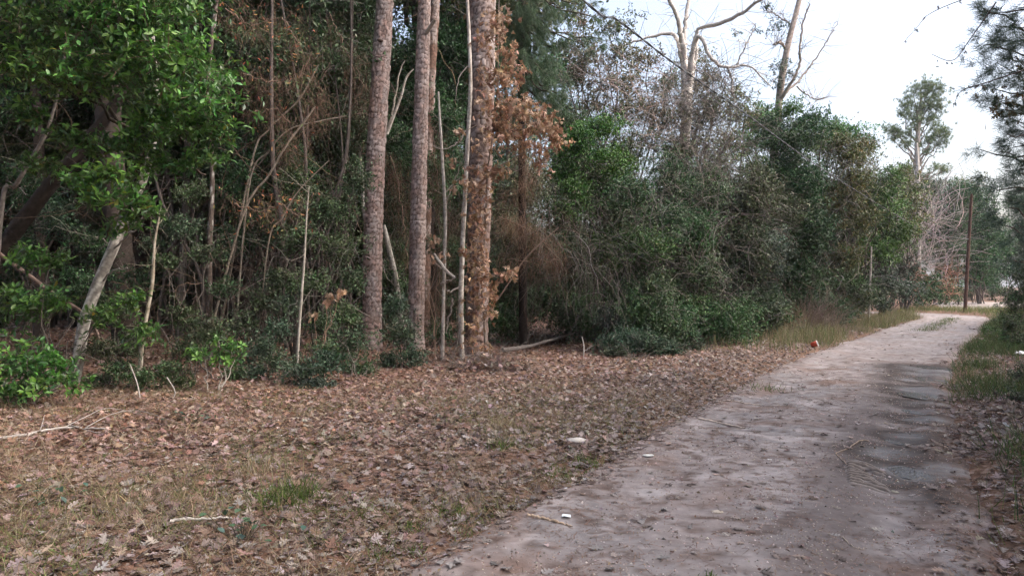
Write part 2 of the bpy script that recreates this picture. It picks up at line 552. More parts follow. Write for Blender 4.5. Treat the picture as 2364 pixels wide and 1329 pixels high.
# sandy clearing past the pole
cl = Geo()
th = np.linspace(0, 2 * math.pi, 49)[:-1]
ring = [(0.02, 0), (.4, 0), (.75, 0), (1, 0)]
vv, ff = [], []
for k, (rr, _) in enumerate(ring):
    q = rr * (1 + .15 * np.sin(th * 3 + 1))
    lx, ly = q * np.cos(th) * 4.6, q * np.sin(th) * 13
    a = math.radians(-33)
    xx, yy = 38.5 + lx * math.cos(a) - ly * math.sin(a), 56.5 + lx * math.sin(a) + ly * math.cos(a)
    vv.append(np.stack([xx, yy, gz(xx, yy) + [.10, .10, .09, -.1][k] + .05 * (vnoise(xx, yy, 3) - .5)], 1))
for k in range(3):
    for i in range(48):
        j = (i + 1) % 48
        ff.append((k * 48 + i, k * 48 + j, (k + 1) * 48 + j, (k + 1) * 48 + i))
cl.add(np.concatenate(vv), ff, (.3, .26, .245))
tag(cl.build('sandy_clearing', M_ROAD), kind='structure')

M_WATER = mat_water()
for (wx, wy, wr, lab) in POOLS:
    th = np.linspace(0, 2 * math.pi, 49)[:-1]
    wob_ = 1 + .3 * (vnoise(np.cos(th) * 2 + wx * 7, np.sin(th) * 2, 6) - .5)
    xx, yy = wx + 1.1 * wr * wob_ * np.cos(th), wy + 1.75 * wr * wob_ * np.sin(th)
    rim = road_surface(xx, yy, road_t(xx, yy))[0]
    cc = np.linspace(-.35, .35, 9) * wr
    cz = road_surface(wx + cc, wy + 0 * cc, road_t(wx + cc, wy + 0 * cc))[0]
    zlev = max(float(cz.mean()) + .009, min(float(np.quantile(rim, .4)), float(cz.mean()) + .016))
    if wy > 7:
        zlev = max(zlev, min(float(np.quantile(rim, .6)), float(cz.mean()) + .024))
    g = Geo()
    v = np.r_[[[wx, wy, zlev]], np.c_[xx, yy, np.full(48, zlev)]]
    g.add(v, [(0, i + 1, (i + 1) % 48 + 1) for i in range(48)], (.1, .1, .1))
    tag(g.build('puddle', M_WATER), lab, 'puddle', 'puddles in the right rut')


# ------------------------------------------------------------------ plant builders
def rand_dirs(n, r=None):
    return norm((r or rng).normal(0, 1, (n, 3)))


def lump(u, k=1.0):
    a = np.sin(u[:, 0] * 5.1 + u[:, 1] * 3.3 + k) + np.sin(u[:, 1] * 6.3 - u[:, 2] * 4.1 + 2 * k) + np.sin(u[:, 2] * 7.7 + u[:, 0] * 3.9 + 3 * k)
    return .84 + .13 * a


def B(px, py, Y, rx, rz, ry=None):
    """a leafy mass: centre by pixel and depth, half-sizes in photo pixels at that depth"""
    c = at(px, py, Y)
    s = Y / F
    return c, A(rx * s, ry if ry else .5 * (rx + rz) * s, rz * s)


def leaves(gl, gt, blobs, L, cov, palette, tpl=T_SMALL, wid=.45, lpt=11, tw=.3, twlen=(.25, .6), twr=.004, twpal=TWIGGREY, droop=.25, upn=.8, shell=.5, jit=.2):
    for (c, r) in blobs:
        p = 1.6
        area = 4 * math.pi * ((((r[0] * r[1]) ** p + (r[0] * r[2]) ** p + (r[1] * r[2]) ** p) / 3) ** (1 / p))
        nl = max(8, int(cov * area / (.55 * wid * L * L)))
        nt_ = max(2, nl // lpt)
        u = rand_dirs(nt_)
        rad = (shell + (1 - shell) * rng.random(nt_) ** .6) * lump(u, rng.uniform(0, 6))
        shoot = rng.random(nt_) < .1
        rad = np.where(shoot, rad * rng.uniform(1.1, 1.4, nt_), rad)
        if r.min() > .35:                       # leaf sprays gather in clumps with dark gaps between them
            ncl = max(6, int(area * 1.7 * min(1, (.07 / L) ** .7)))
            cu_ = rand_dirs(ncl); cr_ = (shell + (1 - shell) * rng.random(ncl) ** .5) * lump(cu_, rng.uniform(0, 6)); ct_ = np.exp(rng.normal(0, .16, ncl))
            ci = rng.integers(0, ncl, nt_); inc = rng.random(nt_) < .8
            u = np.where(inc[:, None], cu_[ci], u); rad = np.where(inc & ~shoot, cr_[ci], rad)
            jt = np.where(inc[:, None], rng.normal(0, 1, (nt_, 3)) * A(.15, .15, .08) * max(1, L / .07), 0)
            ctint = np.where(inc, ct_[ci], 1.0)
        else:
            jt, ctint = 0.0, np.ones(nt_)
        tip = c + u * r * rad[:, None] + jt
        ln = rng.uniform(*twlen, nt_) * np.where(shoot, 1.6, 1)
        ln = np.minimum(ln, .8 * r.min())
        dr_ = norm(u * .7 + A(0, 0, .25) + rng.normal(0, .55, (nt_, 3)))
        base = tip - dr_ * ln[:, None]
        dz = -droop * ln
        if tw:
            k = rng.random(nt_) < tw
            t = np.linspace(0, 1, 4)[None, :, None]
            P = base[k][:, None] + dr_[k][:, None] * ln[k][:, None, None] * t + UP * (dz[k][:, None, None] * t ** 2)
            P[:, 1:3] += rng.normal(0, .03, (k.sum(), 2, 3)) * ln[k][:, None, None]
            ok = P[:, :, 2].min(1) > gz(P[:, 0, 0], P[:, 0, 1])
            P = P[ok]
            tubes(gt, P, twr * np.linspace(1.3, .45, 4)[None], pal(len(P), *twpal), 3)
        idx = np.repeat(np.arange(nt_), lpt)
        t = rng.random(len(idx)) ** .75
        pos = base[idx] + dr_[idx] * (ln[idx] * t)[:, None] + UP * (dz[idx] * t ** 2)[:, None] + rng.normal(0, .25 * L, (len(idx), 3))
        ld = norm(dr_[idx] * .55 + rng.normal(0, .6, (len(idx), 3)) + A(0, 0, .1 - droop * .3))
        ln_ = norm(UP * upn + rng.normal(0, .5, (len(idx), 3)))
        col = pal(len(idx), *palette, j=jit)
        col *= ctint[idx][:, None] * (np.exp(rng.normal(0, .16, nt_))[:, None] * np.exp(rng.normal(0, .06, (nt_, 3))) * np.exp(rng.normal(0, .07, 3))[None])[idx]
        ok = pos[:, 2] > 1.0
        lo_ = np.nonzero(~ok)[0]
        if len(lo_):
            ok[lo_] = pos[lo_, 2] > gz(pos[lo_, 0], pos[lo_, 1]) + .02
        place(gl, tpl, pos[ok], ld[ok], ln_[ok], L * rng.uniform(.5, 1.3, ok.sum()), L * wid * rng.uniform(.6, 1.25, ok.sum()), col[ok])


def limb(g_, p0, p1, r0, r1, col, wob=.06, n=8, sides=6, sag=0.0):
    p0, p1 = A(*p0), A(*p1)
    t = np.linspace(0, 1, n)[:, None]
    ln = np.linalg.norm(p1 - p0)
    P = p0 + (p1 - p0) * t + rng.normal(0, wob * ln * .35, (n, 3)) * np.sin(t * math.pi) + UP * (-sag * ln * 4 * t * (1 - t))
    tubes(g_, P, (r0 + (r1 - r0) * t[:, 0])[None], col, sides)
    return P


def path(pts, n):
    return smooth_line_n(np.array(pts, float), n)


def smooth_line_n(P, n):
    Q = smooth_line(P, max(1e-3, np.linalg.norm(np.diff(P, axis=0), axis=1).sum() / (n * 2)))
    d_ = np.r_[0, np.cumsum(np.linalg.norm(np.diff(Q, axis=0), axis=1))]
    s_ = np.linspace(0, d_[-1], n)
    return np.stack([np.interp(s_, d_, Q[:, k]) for k in range(3)], 1)


def trunk(P, R, col, col2=None, sides=14, step=.05, rough=.06, patches=None, seed=0):
    """a tapered trunk along the points P with radii R: uneven bark, blotches of a second colour"""
    P = np.array(P, float)
    ln = np.linalg.norm(np.diff(P, axis=0), axis=1).sum()
    n = max(6, min(240, int(ln / step)))
    Q = smooth_line_n(P, n)
    dd = np.r_[0, np.cumsum(np.linalg.norm(np.diff(P, axis=0), axis=1))]
    R_ = np.interp(np.linspace(0, 1, n), dd / dd[-1], R)
    T = norm(np.gradient(Q, axis=0))
    ref = A(1, 0, 0) if abs(T[n // 2][2]) > .6 else UP
    U = norm(np.cross(T, ref)); W = np.cross(T, U)
    a = np.arange(sides) * 2 * math.pi / sides
    s_ = np.linspace(0, ln, n)
    ca, sa = np.cos(a), np.sin(a)
    nz = fbm(ca[None] * 1.7 + s_[:, None] * 2.2 + seed, sa[None] * 1.7 + s_[:, None] * 3.1 + 7 * seed, 50) - .5
    nz2 = fbm(ca[None] * 4 + seed + 0 * s_[:, None], sa[None] * 3 + s_[:, None] * 9, 51) - .5
    rr = R_[:, None] * (1 + rough * (2.2 * nz + 1.8 * nz2))
    V = Q[:, None] + rr[..., None] * (ca[None, :, None] * U[:, None] + sa[None, :, None] * W[:, None])
    col = A(*col)
    c = np.broadcast_to(col, V.shape) * (1 + .5 * nz2)[..., None]
    if col2 is not None:
        m = np.clip((fbm(ca[None] * 2.5 + 3 * seed + s_[:, None] * .6, sa[None] * 2.5 + s_[:, None] * 7, 52) - (patches or .5)) * 9, 0, 1)
        c = c * (1 - m[..., None]) + A(*col2) * m[..., None]
    i = (np.arange(n - 1)[:, None] * sides + np.arange(sides)[None]); j = (np.arange(n - 1)[:, None] * sides + (np.arange(sides)[None] + 1) % sides)
    f = np.stack([i, j, j + sides, i + sides], -1).reshape(-1, 4)
    g_ = Geo(); g_.add(V.reshape(-1, 3), f, c.reshape(-1, 3))
    return g_


def pine_trunk(P, R, z_detail=8.5, seed=0, hue=(.27, .195, .175), crack=(.09, .058, .047), cw=.085, ch=.115, res=.023):
    """a pine trunk whose bark is broken into raised plates"""
    P = np.array(P, float)
    ln = np.linalg.norm(np.diff(P, axis=0), axis=1)
    tot = ln.sum(); dd = np.r_[0, np.cumsum(ln)]
    s_ = np.r_[np.arange(0, min(z_detail, tot), res), np.arange(min(z_detail, tot) + .3, tot + .3, .6)]
    Q0 = smooth_line_n(P, 120)
    d0 = np.linspace(0, tot, 120)
    Q = np.stack([np.interp(s_, d0, Q0[:, k]) for k in range(3)], 1)
    R_ = np.interp(s_, dd, R)
    Rm = R_[0]
    n = len(s_); sides = int(2 * math.pi * Rm / res)
    a = np.arange(sides) * 2 * math.pi / sides
    nu = max(6, int(round(2 * math.pi * Rm / cw)))
    u = (a / (2 * math.pi) * nu)[None] + .35 * (vnoise(a[None] * 3, s_[:, None] * 6, seed) - .5); v = s_[:, None] / ch + 0 * a[None] + .3 * (vnoise(a[None] * 6, s_[:, None] * 11, seed + 3) - .5)
    u = u + 0 * v
    f1 = np.full(u.shape, 9.0); f2 = f1.copy(); cid = f1.copy()
    iu, iv = np.floor(u), np.floor(v)
    for du in (-1, 0, 1):
        for dv in (-1, 0, 1):
            cu, cv = iu + du, iv + dv
            wu = np.mod(cu, nu)
            pu = cu + .15 + .7 * _hash(wu, cv, seed + 1); pv = cv + .15 + .7 * _hash(wu, cv, seed + 2)
            dst = np.maximum(np.abs(u - pu), np.abs(v - pv)) * .6 + np.hypot(u - pu, v - pv) * .5
            h = _hash(wu, cv, seed + 5)
            nearer = dst < f1
            f2 = np.where(nearer, f1, np.minimum(f2, dst)); cid = np.where(nearer, h, cid); f1 = np.where(nearer, dst, f1)
    e = np.clip((f2 - f1) / .2, 0, 1)
    e = e * e * (3 - 2 * e)
    fine = fbm(u * 3, v * 4, seed + 8, 3) - .5
    disp = (.018 * e + .02 * (cid - .5) * e + .008 * fine) * np.clip(Rm / .2, .6, 1.2)
    flare = .35 * np.exp(-s_ / .28) * Rm
    rr = R_[:, None] + flare[:, None] + disp
    T = norm(np.gradient(Q, axis=0))
    U = norm(np.cross(T, A(0, 1, 0))); W = np.cross(T, U)
    V = Q[:, None] + rr[..., None] * (np.cos(a)[None, :, None] * U[:, None] + np.sin(a)[None, :, None] * W[:, None])
    hue = np.array(hue)
    c = hue * (.7 + .6 * cid + .9 * fine)[..., None] * (1 + A(.12, 0, -.06) * (_hash(np.floor(cid * 999), iv * 0, 3) - .5)[..., None])
    grey = A(.33, .285, .275)
    k = np.clip((fbm(u * .5, v * .35, seed + 9) - .45) * 4, 0, .8)[..., None] * e[..., None]
    c = c * (1 - k) + grey * (.75 + .5 * cid)[..., None] * k
    c = np.array(crack) * (1 - e[..., None]) + c * e[..., None]
    i = (np.arange(n - 1)[:, None] * sides + np.arange(sides)[None]); j = (np.arange(n - 1)[:, None] * sides + (np.arange(sides)[None] + 1) % sides)
    g_ = Geo(); g_.add(V.reshape(-1, 3), np.stack([i, j, j + sides, i + sides], -1).reshape(-1, 4), np.clip(c, .01, .8).reshape(-1, 3))
    return g_


def needles(g_, pos, dirs, n_per, L, palette, wid=.0035, spread=.8, droop=.25):
    """pine tufts: n_per needles fanned about each direction"""
    m = len(pos)
    idx = np.repeat(np.arange(m), n_per)
    d_ = norm(dirs[idx] * 1.0 + rng.normal(0, spread, (len(idx), 3)) - UP * droop)
    place(g_, T_NEEDLE, pos[idx] + rng.normal(0, .02, (len(idx), 3)), d_, rand_dirs(len(idx)), L * rng.uniform(.7, 1.1, len(idx)), wid, pal(len(idx), *palette))


def tangle(g_, lo, hi, n, ln, r, palette, grav=-.15, wob=.45, steps=9, up=.2, sides=3, d0=None):
    """n thin wandering stems starting in a box"""
    lo, hi = A(*lo), A(*hi)
    p = lo + (hi - lo) * rng.random((n, 3))
    d_ = norm(rng.normal(0, 1, (n, 3)) + A(0, 0, up)) if d0 is None else norm(A(*d0) + rng.normal(0, .45, (n, 3)))
    L = ln * rng.uniform(.5, 1.3, n)
    P = [p]
    for k in range(steps):
        d_ = norm(d_ + rng.normal(0, wob, (n, 3)) * .6 + UP * grav)
        p = p + d_ * (L / steps)[:, None]
        P.append(p)
    P = np.stack(P, 1)
    P[:, :, 2] = np.maximum(P[:, :, 2], gz(P[:, 0, 0], P[:, 0, 1])[:, None] + .01)
    tubes(g_, P, r * rng.uniform(.6, 1.3, (n, 1)) * np.linspace(1, .35, steps + 1)[None], pal(n, *palette), sides)
    return P


def drape(g_, pts, n, L, palette, wid=.004, spread=.10, side=.35):
    """dead straw hanging from points"""
    pts = np.asarray(pts)
    k = rng.integers(0, len(pts), n)
    pos = pts[k] + rng.normal(0, spread, (n, 3))
    d_ = norm(-UP + rng.normal(0, side, (n, 3)))
    place(g_, T_NEEDLE, pos, d_, rand_dirs(n), L * rng.uniform(.5, 1.4, n), wid, pal(n, *palette))


def shrub(name, label, cat, base, blobs, L, cov, palette, mat=None, stems=3, sr=.02, group=None, barkcol=(.1, .085, .075), tpl=T_SMALL, wid=.45, extra=None, **kw):
    """a bush: stems from the base to each leafy mass, twigs and leaves"""
    base = A(base[0], base[1], float(gz(base[0], base[1])))
    o = empty(name, base, label, cat, group)
    gl, gt, gs = Geo(), Geo(), Geo()
    leaves(gl, gt, blobs, L, cov, palette, tpl=tpl, wid=wid, **kw)
    for i, (c, r) in enumerate(blobs):
        for k in range(max(1, stems // len(blobs) + (1 if i < stems % len(blobs) else 0))):
            b0 = base + A(rng.normal(0, .12), rng.normal(0, .12), -.05)
            e_ = c + rng.normal(0, .3, 3) * r
            if e_[2] < .15:
                e_[2] = .2
            limb(gs, b0, e_, sr * rng.uniform(.7, 1.2), sr * .3, A(*barkcol) * rng.uniform(.7, 1.3), .12, 9, 5)
    tag(gs.build('stems', M_BARK, o), kind='stuff')
    if gt.n:
        tag(gt.build('twigs', M_TWIG, o), kind='stuff')
    tag(gl.build('foliage', mat or M_LEAF, o), kind='stuff')
    if extra:
        extra(o)
    return o



# ------------------------------------------------------------------ woods behind: prototypes, then copies
def copy_tree(o, parent=None):
    c = o.copy(); COL.objects.link(c); c.parent = parent
    for ch in list(o.children):
        copy_tree(ch, c)
    return c


def proto_tree(h, tr, crown, L, cov, palette, barkcol, lean=.3, low=None):
    o = empty('forest_tree', (0, 0, 0), 'x', 'tree')
    P = [(0, 0, -.2), (rng.normal(0, .15), rng.normal(0, .15), h * .35), (lean * .6, rng.normal(0, .2), h * .7), (lean, 0, h)]
    trunk(P, [tr * 1.2, tr, tr * .7, tr * .25], barkcol, A(*barkcol) * 1.7, 8, .12, .08, .6, seed=rng.integers(99)).build('trunk', M_BARK, o)
    gl, gt, gs = Geo(), Geo(), Geo()
    bl = [(A(x, y, z), A(a, b, c)) for (x, y, z, a, b, c) in crown]
    leaves(gl, gt, bl, L, cov, palette, lpt=9, tw=.25, twlen=(.4, .9), twr=.006, shell=.25)
    for (c, r) in bl:
        t = np.clip(c[2] / h - .2, .2, .9)
        limb(gs, (lean * t * .8, 0, h * t), c, tr * .35, .01, barkcol, .15, 7, 4)
    tag(gs.build('branches', M_BARK, o), kind='stuff')
    tangle(gt, (-1.2, -1.2, 1), (1.2, 1.2, h * .7), 60, 1.6, .006, TWIGBROWN)
    tag(gt.build('twigs', M_TWIG, o), kind='stuff')
    tag(gl.build('foliage', M_LEAF, o), kind='stuff')
    return o


DARKB = (.05, .04, .035)
GREYB = (.1, .085, .075)
protos = [
    proto_tree(9.5, .09, [(0, 0, 6.5, 1.7, 1.7, 1.3), (.8, .3, 8.5, 1.7, 1.6, 1.4), (-.9, -.3, 5.2, 1.3, 1.3, .9), (1.1, -.5, 4.3, 1.1, 1.1, .7)], .12, .95, DARKEVER, DARKB),
    proto_tree(8.5, .07, [(0, 0, 5.5, 1.6, 1.6, 1.2), (.5, .3, 7.6, 1.5, 1.5, 1.2), (-.9, .4, 3.6, 1.2, 1.2, .8)], .11, .85, YAUPON, GREYB, -.4),
    proto_tree(11, .13, [(0, 0, 8.2, 2.0, 2.0, 1.6), (1.0, .3, 10, 1.6, 1.6, 1.4), (-1.3, -.3, 6.6, 1.6, 1.6, 1.1), (0, 1.2, 9, 1.6, 1.6, 1.2)], .13, .9, OLIVE, DARKB, .5),
    proto_tree(5.2, .05, [(0, 0, 2.6, 1.2, 1.2, 1.2), (.6, .3, 4.2, 1.2, 1.2, 1.1), (-.6, .3, 1.6, 1.1, 1.1, .9), (.5, -.3, .8, 1.0, 1.0, .7)], .095, .85, YAUPON, GREYB, .2),
]
PLAB = [('dark-barked evergreen tree standing deep in the shaded woods', 'trees deep in the shaded woods'),
        ('slender grey-barked tree with small leaves deep in the woods', 'slender trees deep in the woods'),
        ('tall olive-leaved tree rising behind the roadside thicket', 'tall trees behind the thicket'),
        ('young small-leaved understory tree filling the woods behind', 'understory trees filling the woods')]
for p_, (l_, g_) in zip(protos, PLAB):
    tag(p_, l_, 'tree', g_)
used = [False] * 4


def put_tree(k, x, y, s=1.0):
    o = copy_tree(protos[k]) if used[k] else protos[k]
    used[k] = True
    o.location = (float(x), float(y), float(gz(x, y)))
    o.rotation_euler = (0, 0, float(rng.uniform(0, 6.28)))
    o.scale = (s, s, s * float(rng.uniform(.9, 1.1)))
    return o


MARK = [(-400, 330, 'the big glossy crown'), (330, 560, 'the mottled laurel trunk'), (560, 830, 'the leaning dead poles'), (830, 1010, 'the two left pines'), (1010, 1200, 'the thick pine'),
        (1200, 1460, 'the glossy bush beside the hollow'), (1460, 1700, 'the bare giant'), (1700, 1900, 'the darkest evergreen'), (1900, 2120, 'the olive-yellow tree'), (2120, 2250, 'the road bend'), (2250, 2900, 'the sandy clearing')]


def jitter_rows(rows):
    for (y, x0, x1, step, kinds, s) in rows:
        for x in np.arange(x0, x1, step):
            xx, yy = x + rng.uniform(-.4, .4) * step, y + rng.uniform(-.9, .9)
            if abs(float(road_t(xx, yy))) < 4.0:
                continue
            kd = int(rng.choice(kinds))
            ob = put_tree(kd, xx, yy, s * rng.uniform(.85, 1.15))
            px_ = CX + F * xx / yy
            mk = [m_[2] for m_ in MARK if m_[0] <= px_ < m_[1]]
            if mk:
                ob['label'] = ['dark-barked evergreen tree', 'slender grey-barked tree', 'tall olive-leaved tree', 'young small-leaved tree'][kd] + (' close behind ' if yy < 19 else ' in the woods behind ' if yy < 33 else ' far back behind ') + mk[0]


jitter_rows([
    (15.0, -14, -3.5, 2.1, [1, 1, 0], 1.0),
    (17.5, -16, -1.4, 1.9, [0, 1, 3], 1.0),
    (20.0, -18, -1.2, 2.1, [0, 1, 2, 3], 1.0),
    (23.5, -22, -1.2, 2.3, [0, 2, 3], 1.1),
    (28, -26, -1.0, 2.6, [0, 2, 3], 1.2),
    (34, -32, -.5, 3.2, [0, 2, 3], 1.3),
    (42, -38, 0.0, 3.8, [0, 2, 3], 1.5),
    (31, -28, 1.5, 2.2, [3], 1.5),
    (38, -34, 1.5, 2.6, [3], 1.7),
    (50, -46, 3.0, 3.2, [3, 0], 1.9),
    (60, -58, 5.0, 3.6, [3, 0], 2.1),
    (19.3, .2, 4.4, 1.3, [3], .62),
    (21, 1.6, 7.6, 1.2, [3], 1.0),
    (24, 4.0, 10.5, 1.5, [3], 1.1),
    (29, 6.5, 15.0, 1.8, [3], 1.25),
    (38, 10, 20, 2.2, [3], 1.35),
    (46, 16, 24, 2.4, [3], 1.3),
    (54, 22, 36, 2.6, [3, 0, 1], 1.0),
    (62, 20, 44, 3.0, [0, 1, 3], 1.25),
    (76, 30, 62, 3.0, [0, 2, 3], 1.15),
    (84, 34, 70, 3.4, [0, 2], 1.2),
])

# tall canopy trees added to shade the woods, their crowns closing above the frame
for k_, (x_, y_) in enumerate([(-13, 16), (-9.8, 18.5), (-6.6, 16.8), (-4.2, 19.5), (-12, 21), (-8, 22.5), (-3.0, 22), (-15, 26), (-10.5, 26.5), (-5.5, 26), (-1.4, 24.5), (-7.5, 13.6), (-11.5, 13)]):
    ob = put_tree(2, x_, y_, rng.uniform(1.65, 1.9))
    px_ = CX + F * x_ / y_
    tag(ob, 'tall canopy tree ' + ['over', 'behind', 'far back behind'][0 if y_ < 15 else 1 if y_ < 23 else 2] + ' ' + ([m_[2] for m_ in MARK if m_[0] <= px_ < m_[1]] or ['the far left edge'])[0], 'tree', 'tall canopy trees over the woods')
# the same woods go on outside the frame: right of the road, behind, and to the left
for yy in np.arange(-22, 40, 3.4):
    for tt_ in (5.2, 8.6, 12.5):
        for sgn in (-1, 1):
            i_ = int(np.argmin(np.abs(RL[:, 1] - yy)))
            x_, y_ = RL[i_] + RN[i_] * (sgn * (tt_ + rng.uniform(-.8, .8))) + rng.normal(0, .5, 2)
            if y_ > -1 and abs(x_) < .86 * y_ + 2.2:
                continue
            if math.hypot(x_, y_) < 5:
                continue
            tag(put_tree(int(rng.choice([0, 1, 2, 2])), x_, y_, rng.uniform(1.0, 1.35)), 'leafy forest tree outside the photo, lining the road beside or behind the camera', 'tree', 'forest trees outside the photo')
# ------------------------------------------------------------------ pines
def pine_crown_mesh():
    g1, g2 = Geo(), Geo()
    pts, dirs = [], []
    for k in range(34):
        z = 11 + k * .27
        a = k * 2.4 + rng.uniform(-.3, .3)
        ln = max(.6, 3.2 - .23 * abs(k - 8) * .6)
        e_ = A(math.cos(a) * ln, math.sin(a) * ln, z + rng.uniform(.1, .9))
        P = limb(g2, (0, 0, z), e_, .045, .012, (.2, .15, .13), .1, 7, 4)
        for t in rng.uniform(.45, 1, 16):
            i = t * 6; j = min(5, int(i)); q = P[j] + (P[j + 1] - P[j]) * (i - j)
            pts.append(q + rng.normal(0, .28, 3)); dirs.append(norm(e_ - A(0, 0, z)) + A(0, 0, .5))
    needles(g1, np.array(pts), np.array(dirs), 26, .24, NEEDLE, .009)
    return g1, g2


pc1, pc2 = pine_crown_mesh()
pine_fol = pc1.build('needles', M_NEEDLE); pine_lim = pc2.build('limb', M_BARK)
pine_first = [True]


def add_pine_crown(o, top, s=1.0):
    for src in (pine_fol, pine_lim):
        c = src if pine_first[0] else src.copy()
        if not pine_first[0]:
            COL.objects.link(c)
        c.parent = o
        c.location = (float(top[0] - o.location[0]), float(top[1] - o.location[1]), 0)
        c.rotation_euler = (0, 0, float(rng.uniform(0, 6)))
        c.scale = (s, s, s)
        if src is pine_fol:
            c['kind'] = 'stuff'
    pine_first[0] = False


o_tr = {}


def pine(label, pts, Y, widths, seed, **kw):
    """pts: photo pixels of the trunk's axis, top to base, all at depth Y"""
    P = [at(px, py, Y) for px, py in pts][::-1]
    R = [w * .5 * Y / F for w in widths][::-1]
    P[0][2] = float(gz(P[0][0], P[0][1])) - .1
    tip = P[-1] + (P[-1] - P[-2]) / np.linalg.norm(P[-1] - P[-2]) * (20 - P[-1][2])
    P.append(tip); R.append(.05)
    o = empty('pine_tree', (P[0][0], P[0][1], P[0][2]), label, 'tree', 'tall pines at the edge of the woods')
    o_tr[o.name] = pine_trunk(P, R, P[-2][2] + .6, seed, **kw).build('trunk', M_PLATE, o)
    add_pine_crown(o, P[-1] * .4 + P[-2] * .6)
    return o


p1 = pine('straight tall pine with pinkish plated bark, left of the three big trunks', [(889, 0), (880, 150), (868, 350), (862, 520), (859, 700), (857, 826)], 15.5, [35, 38, 39, 40, 39, 42], 3)
p2 = pine('slimmer grey-brown pine, middle of the three big trunks, with a broken stub', [(980, 0), (975, 160), (969, 350), (965, 520), (961, 700), (958, 820)], 16, [26, 29, 32, 34, 34, 36], 9, hue=(.28, .215, .2))
pine('dark reddish pine half hidden behind the middle big trunk', [(1004, 0), (992, 200), (984, 420), (980, 600), (978, 790)], 19.5, [22, 23, 24, 25, 27], 15, hue=(.15, .09, .07), res=.025)
p4 = pine('thickest pine with dark plated bark, wrapped in brown oak leaves', [(1114, 0), (1112, 200), (1108, 420), (1104, 600), (1099, 830)], 15, [56, 54, 50, 47, 47], 21, hue=(.2, .145, .13), crack=(.08, .052, .042), cw=.085, ch=.14)

# broken stubs on the pines
g = Geo()
limb(g, at(985, 75, 15.9), at(1003, 48, 15.6), .055, .04, (.42, .38, .35), .03, 5, 7)
g.build('broken_stub', M_BARK, o_tr[p2.name])
g = Geo()
limb(g, at(900, 103, 15.4), at(912, 112, 15.1), .012, .006, (.4, .35, .32), .1, 5, 5)
g.build('broken_stub', M_BARK, o_tr[p1.name])
# burl rings on the first pine
g = Geo()
tubes(g, [at(873, 92, 15.3), at(878, 94, 15.27), at(884, 95, 15.3)], A(.03, .045, .02)[None], (.12, .08, .065), 8)
g.build('knot', M_BARK, o_tr[p1.name])

# ------------------------------------------------------------------ pale saplings and bare stems
def stem(name, label, pts, Y, w, col=(.33, .29, .26), col2=(.55, .52, .48), branches=(), grounded=True, cat='sapling', Ys=None, patches=.52, group=None, sides=8, twigs=0):
    """a thin bare tree: photo pixels from base to tip"""
    Ys = Ys or [Y] * len(pts)
    P = [at(px, py, yy) for (px, py), yy in zip(pts, Ys)]
    if grounded:
        P[0][2] = float(gz(P[0][0], P[0][1])) - .05
    R = [wi * .5 * Y / F for wi in (w if isinstance(w, (list, tuple)) else np.linspace(w, w * .45, len(pts)))]
    o = empty(name, P[0] + A(0, 0, .05 if grounded else 0), label, cat, group)
    tr = trunk(P, R, col, col2, sides, .05, .09, patches, seed=int(abs(pts[0][0])) % 97).build('trunk', M_BARK, o)
    for b in branches:
        Q = [at(px, py, Y + (b[2] if len(b) > 2 else 0) * k / max(1, len(b[0]) - 1)) for k, (px, py) in enumerate(b[0])]
        Q = path(Q, 14)
        Q[1:-1] += rng.normal(0, .012, (12, 3))
        g_ = Geo()
        tubes(g_, Q, (b[1] * .5 * Y / F * np.linspace(1, .4, 14))[None], A(*col) * rng.uniform(.8, 1.2), 5)
        g_.build('branch', M_BARK, tr)
    if cat == 'sapling':                                   # fine side twigs up the stem
        g_ = Geo(); Q = path(P, 30)
        i_ = rng.integers(9, 30, 14)
        d_ = norm(rng.normal(0, 1, (14, 3)) + A(0, 0, .5)); L_ = rng.uniform(.2, .7, 14)
        t_ = np.linspace(0, 1, 6)[None, :, None]
        tubes(g_, Q[i_][:, None] + d_[:, None] * L_[:, None, None] * t_ + np.cumsum(rng.normal(0, .022, (14, 6, 3)), 1) * t_, .0045 * np.linspace(1, .4, 6)[None], A(*col) * .9, 3)
        tag(g_.build('twigs', M_TWIG, o), kind='stuff')
    return o


W = (.58, .55, .52)
sapA = stem('sapling', 'pale lichen-spotted sapling standing alone between the middle and thick pines', [(1021, 842), (1023, 740), (1026, 600), (1028, 500), (1022, 380), (1017, 300), (1012, 212)], 14.2, [8.5, 8.5, 8, 8, 7, 6, 4],
            branches=[([(1027, 445), (1045, 425), (1062, 410)], 4, .2), ([(1018, 655), (1036, 648), (1052, 640)], 5, -.3), ([(1020, 620), (1005, 606), (1000, 585)], 6, -.2), ([(1030, 470), (1060, 390), (1085, 340)], 3, -.4)])
sapB = stem('sapling', 'taller pale sapling close against the thick pine trunk', [(1066, 838), (1064, 700), (1068, 560), (1074, 440), (1080, 320), (1086, 200), (1083, 90), (1079, 0), (1076, -90)], 14.35, [13, 12, 11, 10, 9.5, 9, 8, 7, 6], patches=.5,
            branches=[([(1080, 300), (1050, 335), (1015, 345), (1000, 335)], 4, -.3), ([(1083, 150), (1060, 180), (1052, 230)], 3, -.2), ([(1066, 660), (1040, 672), (1030, 668)], 6, -.3), ([(1045, 690), (1036, 735), (1030, 770)], 5, 0)])
stem('dead_branch', 'broken pale branch lodged between two pale saplings', [(1002, 585), (1015, 605), (1030, 625), (1050, 640)], 14.0, [5, 8, 8, 5], grounded=False, cat='branch')
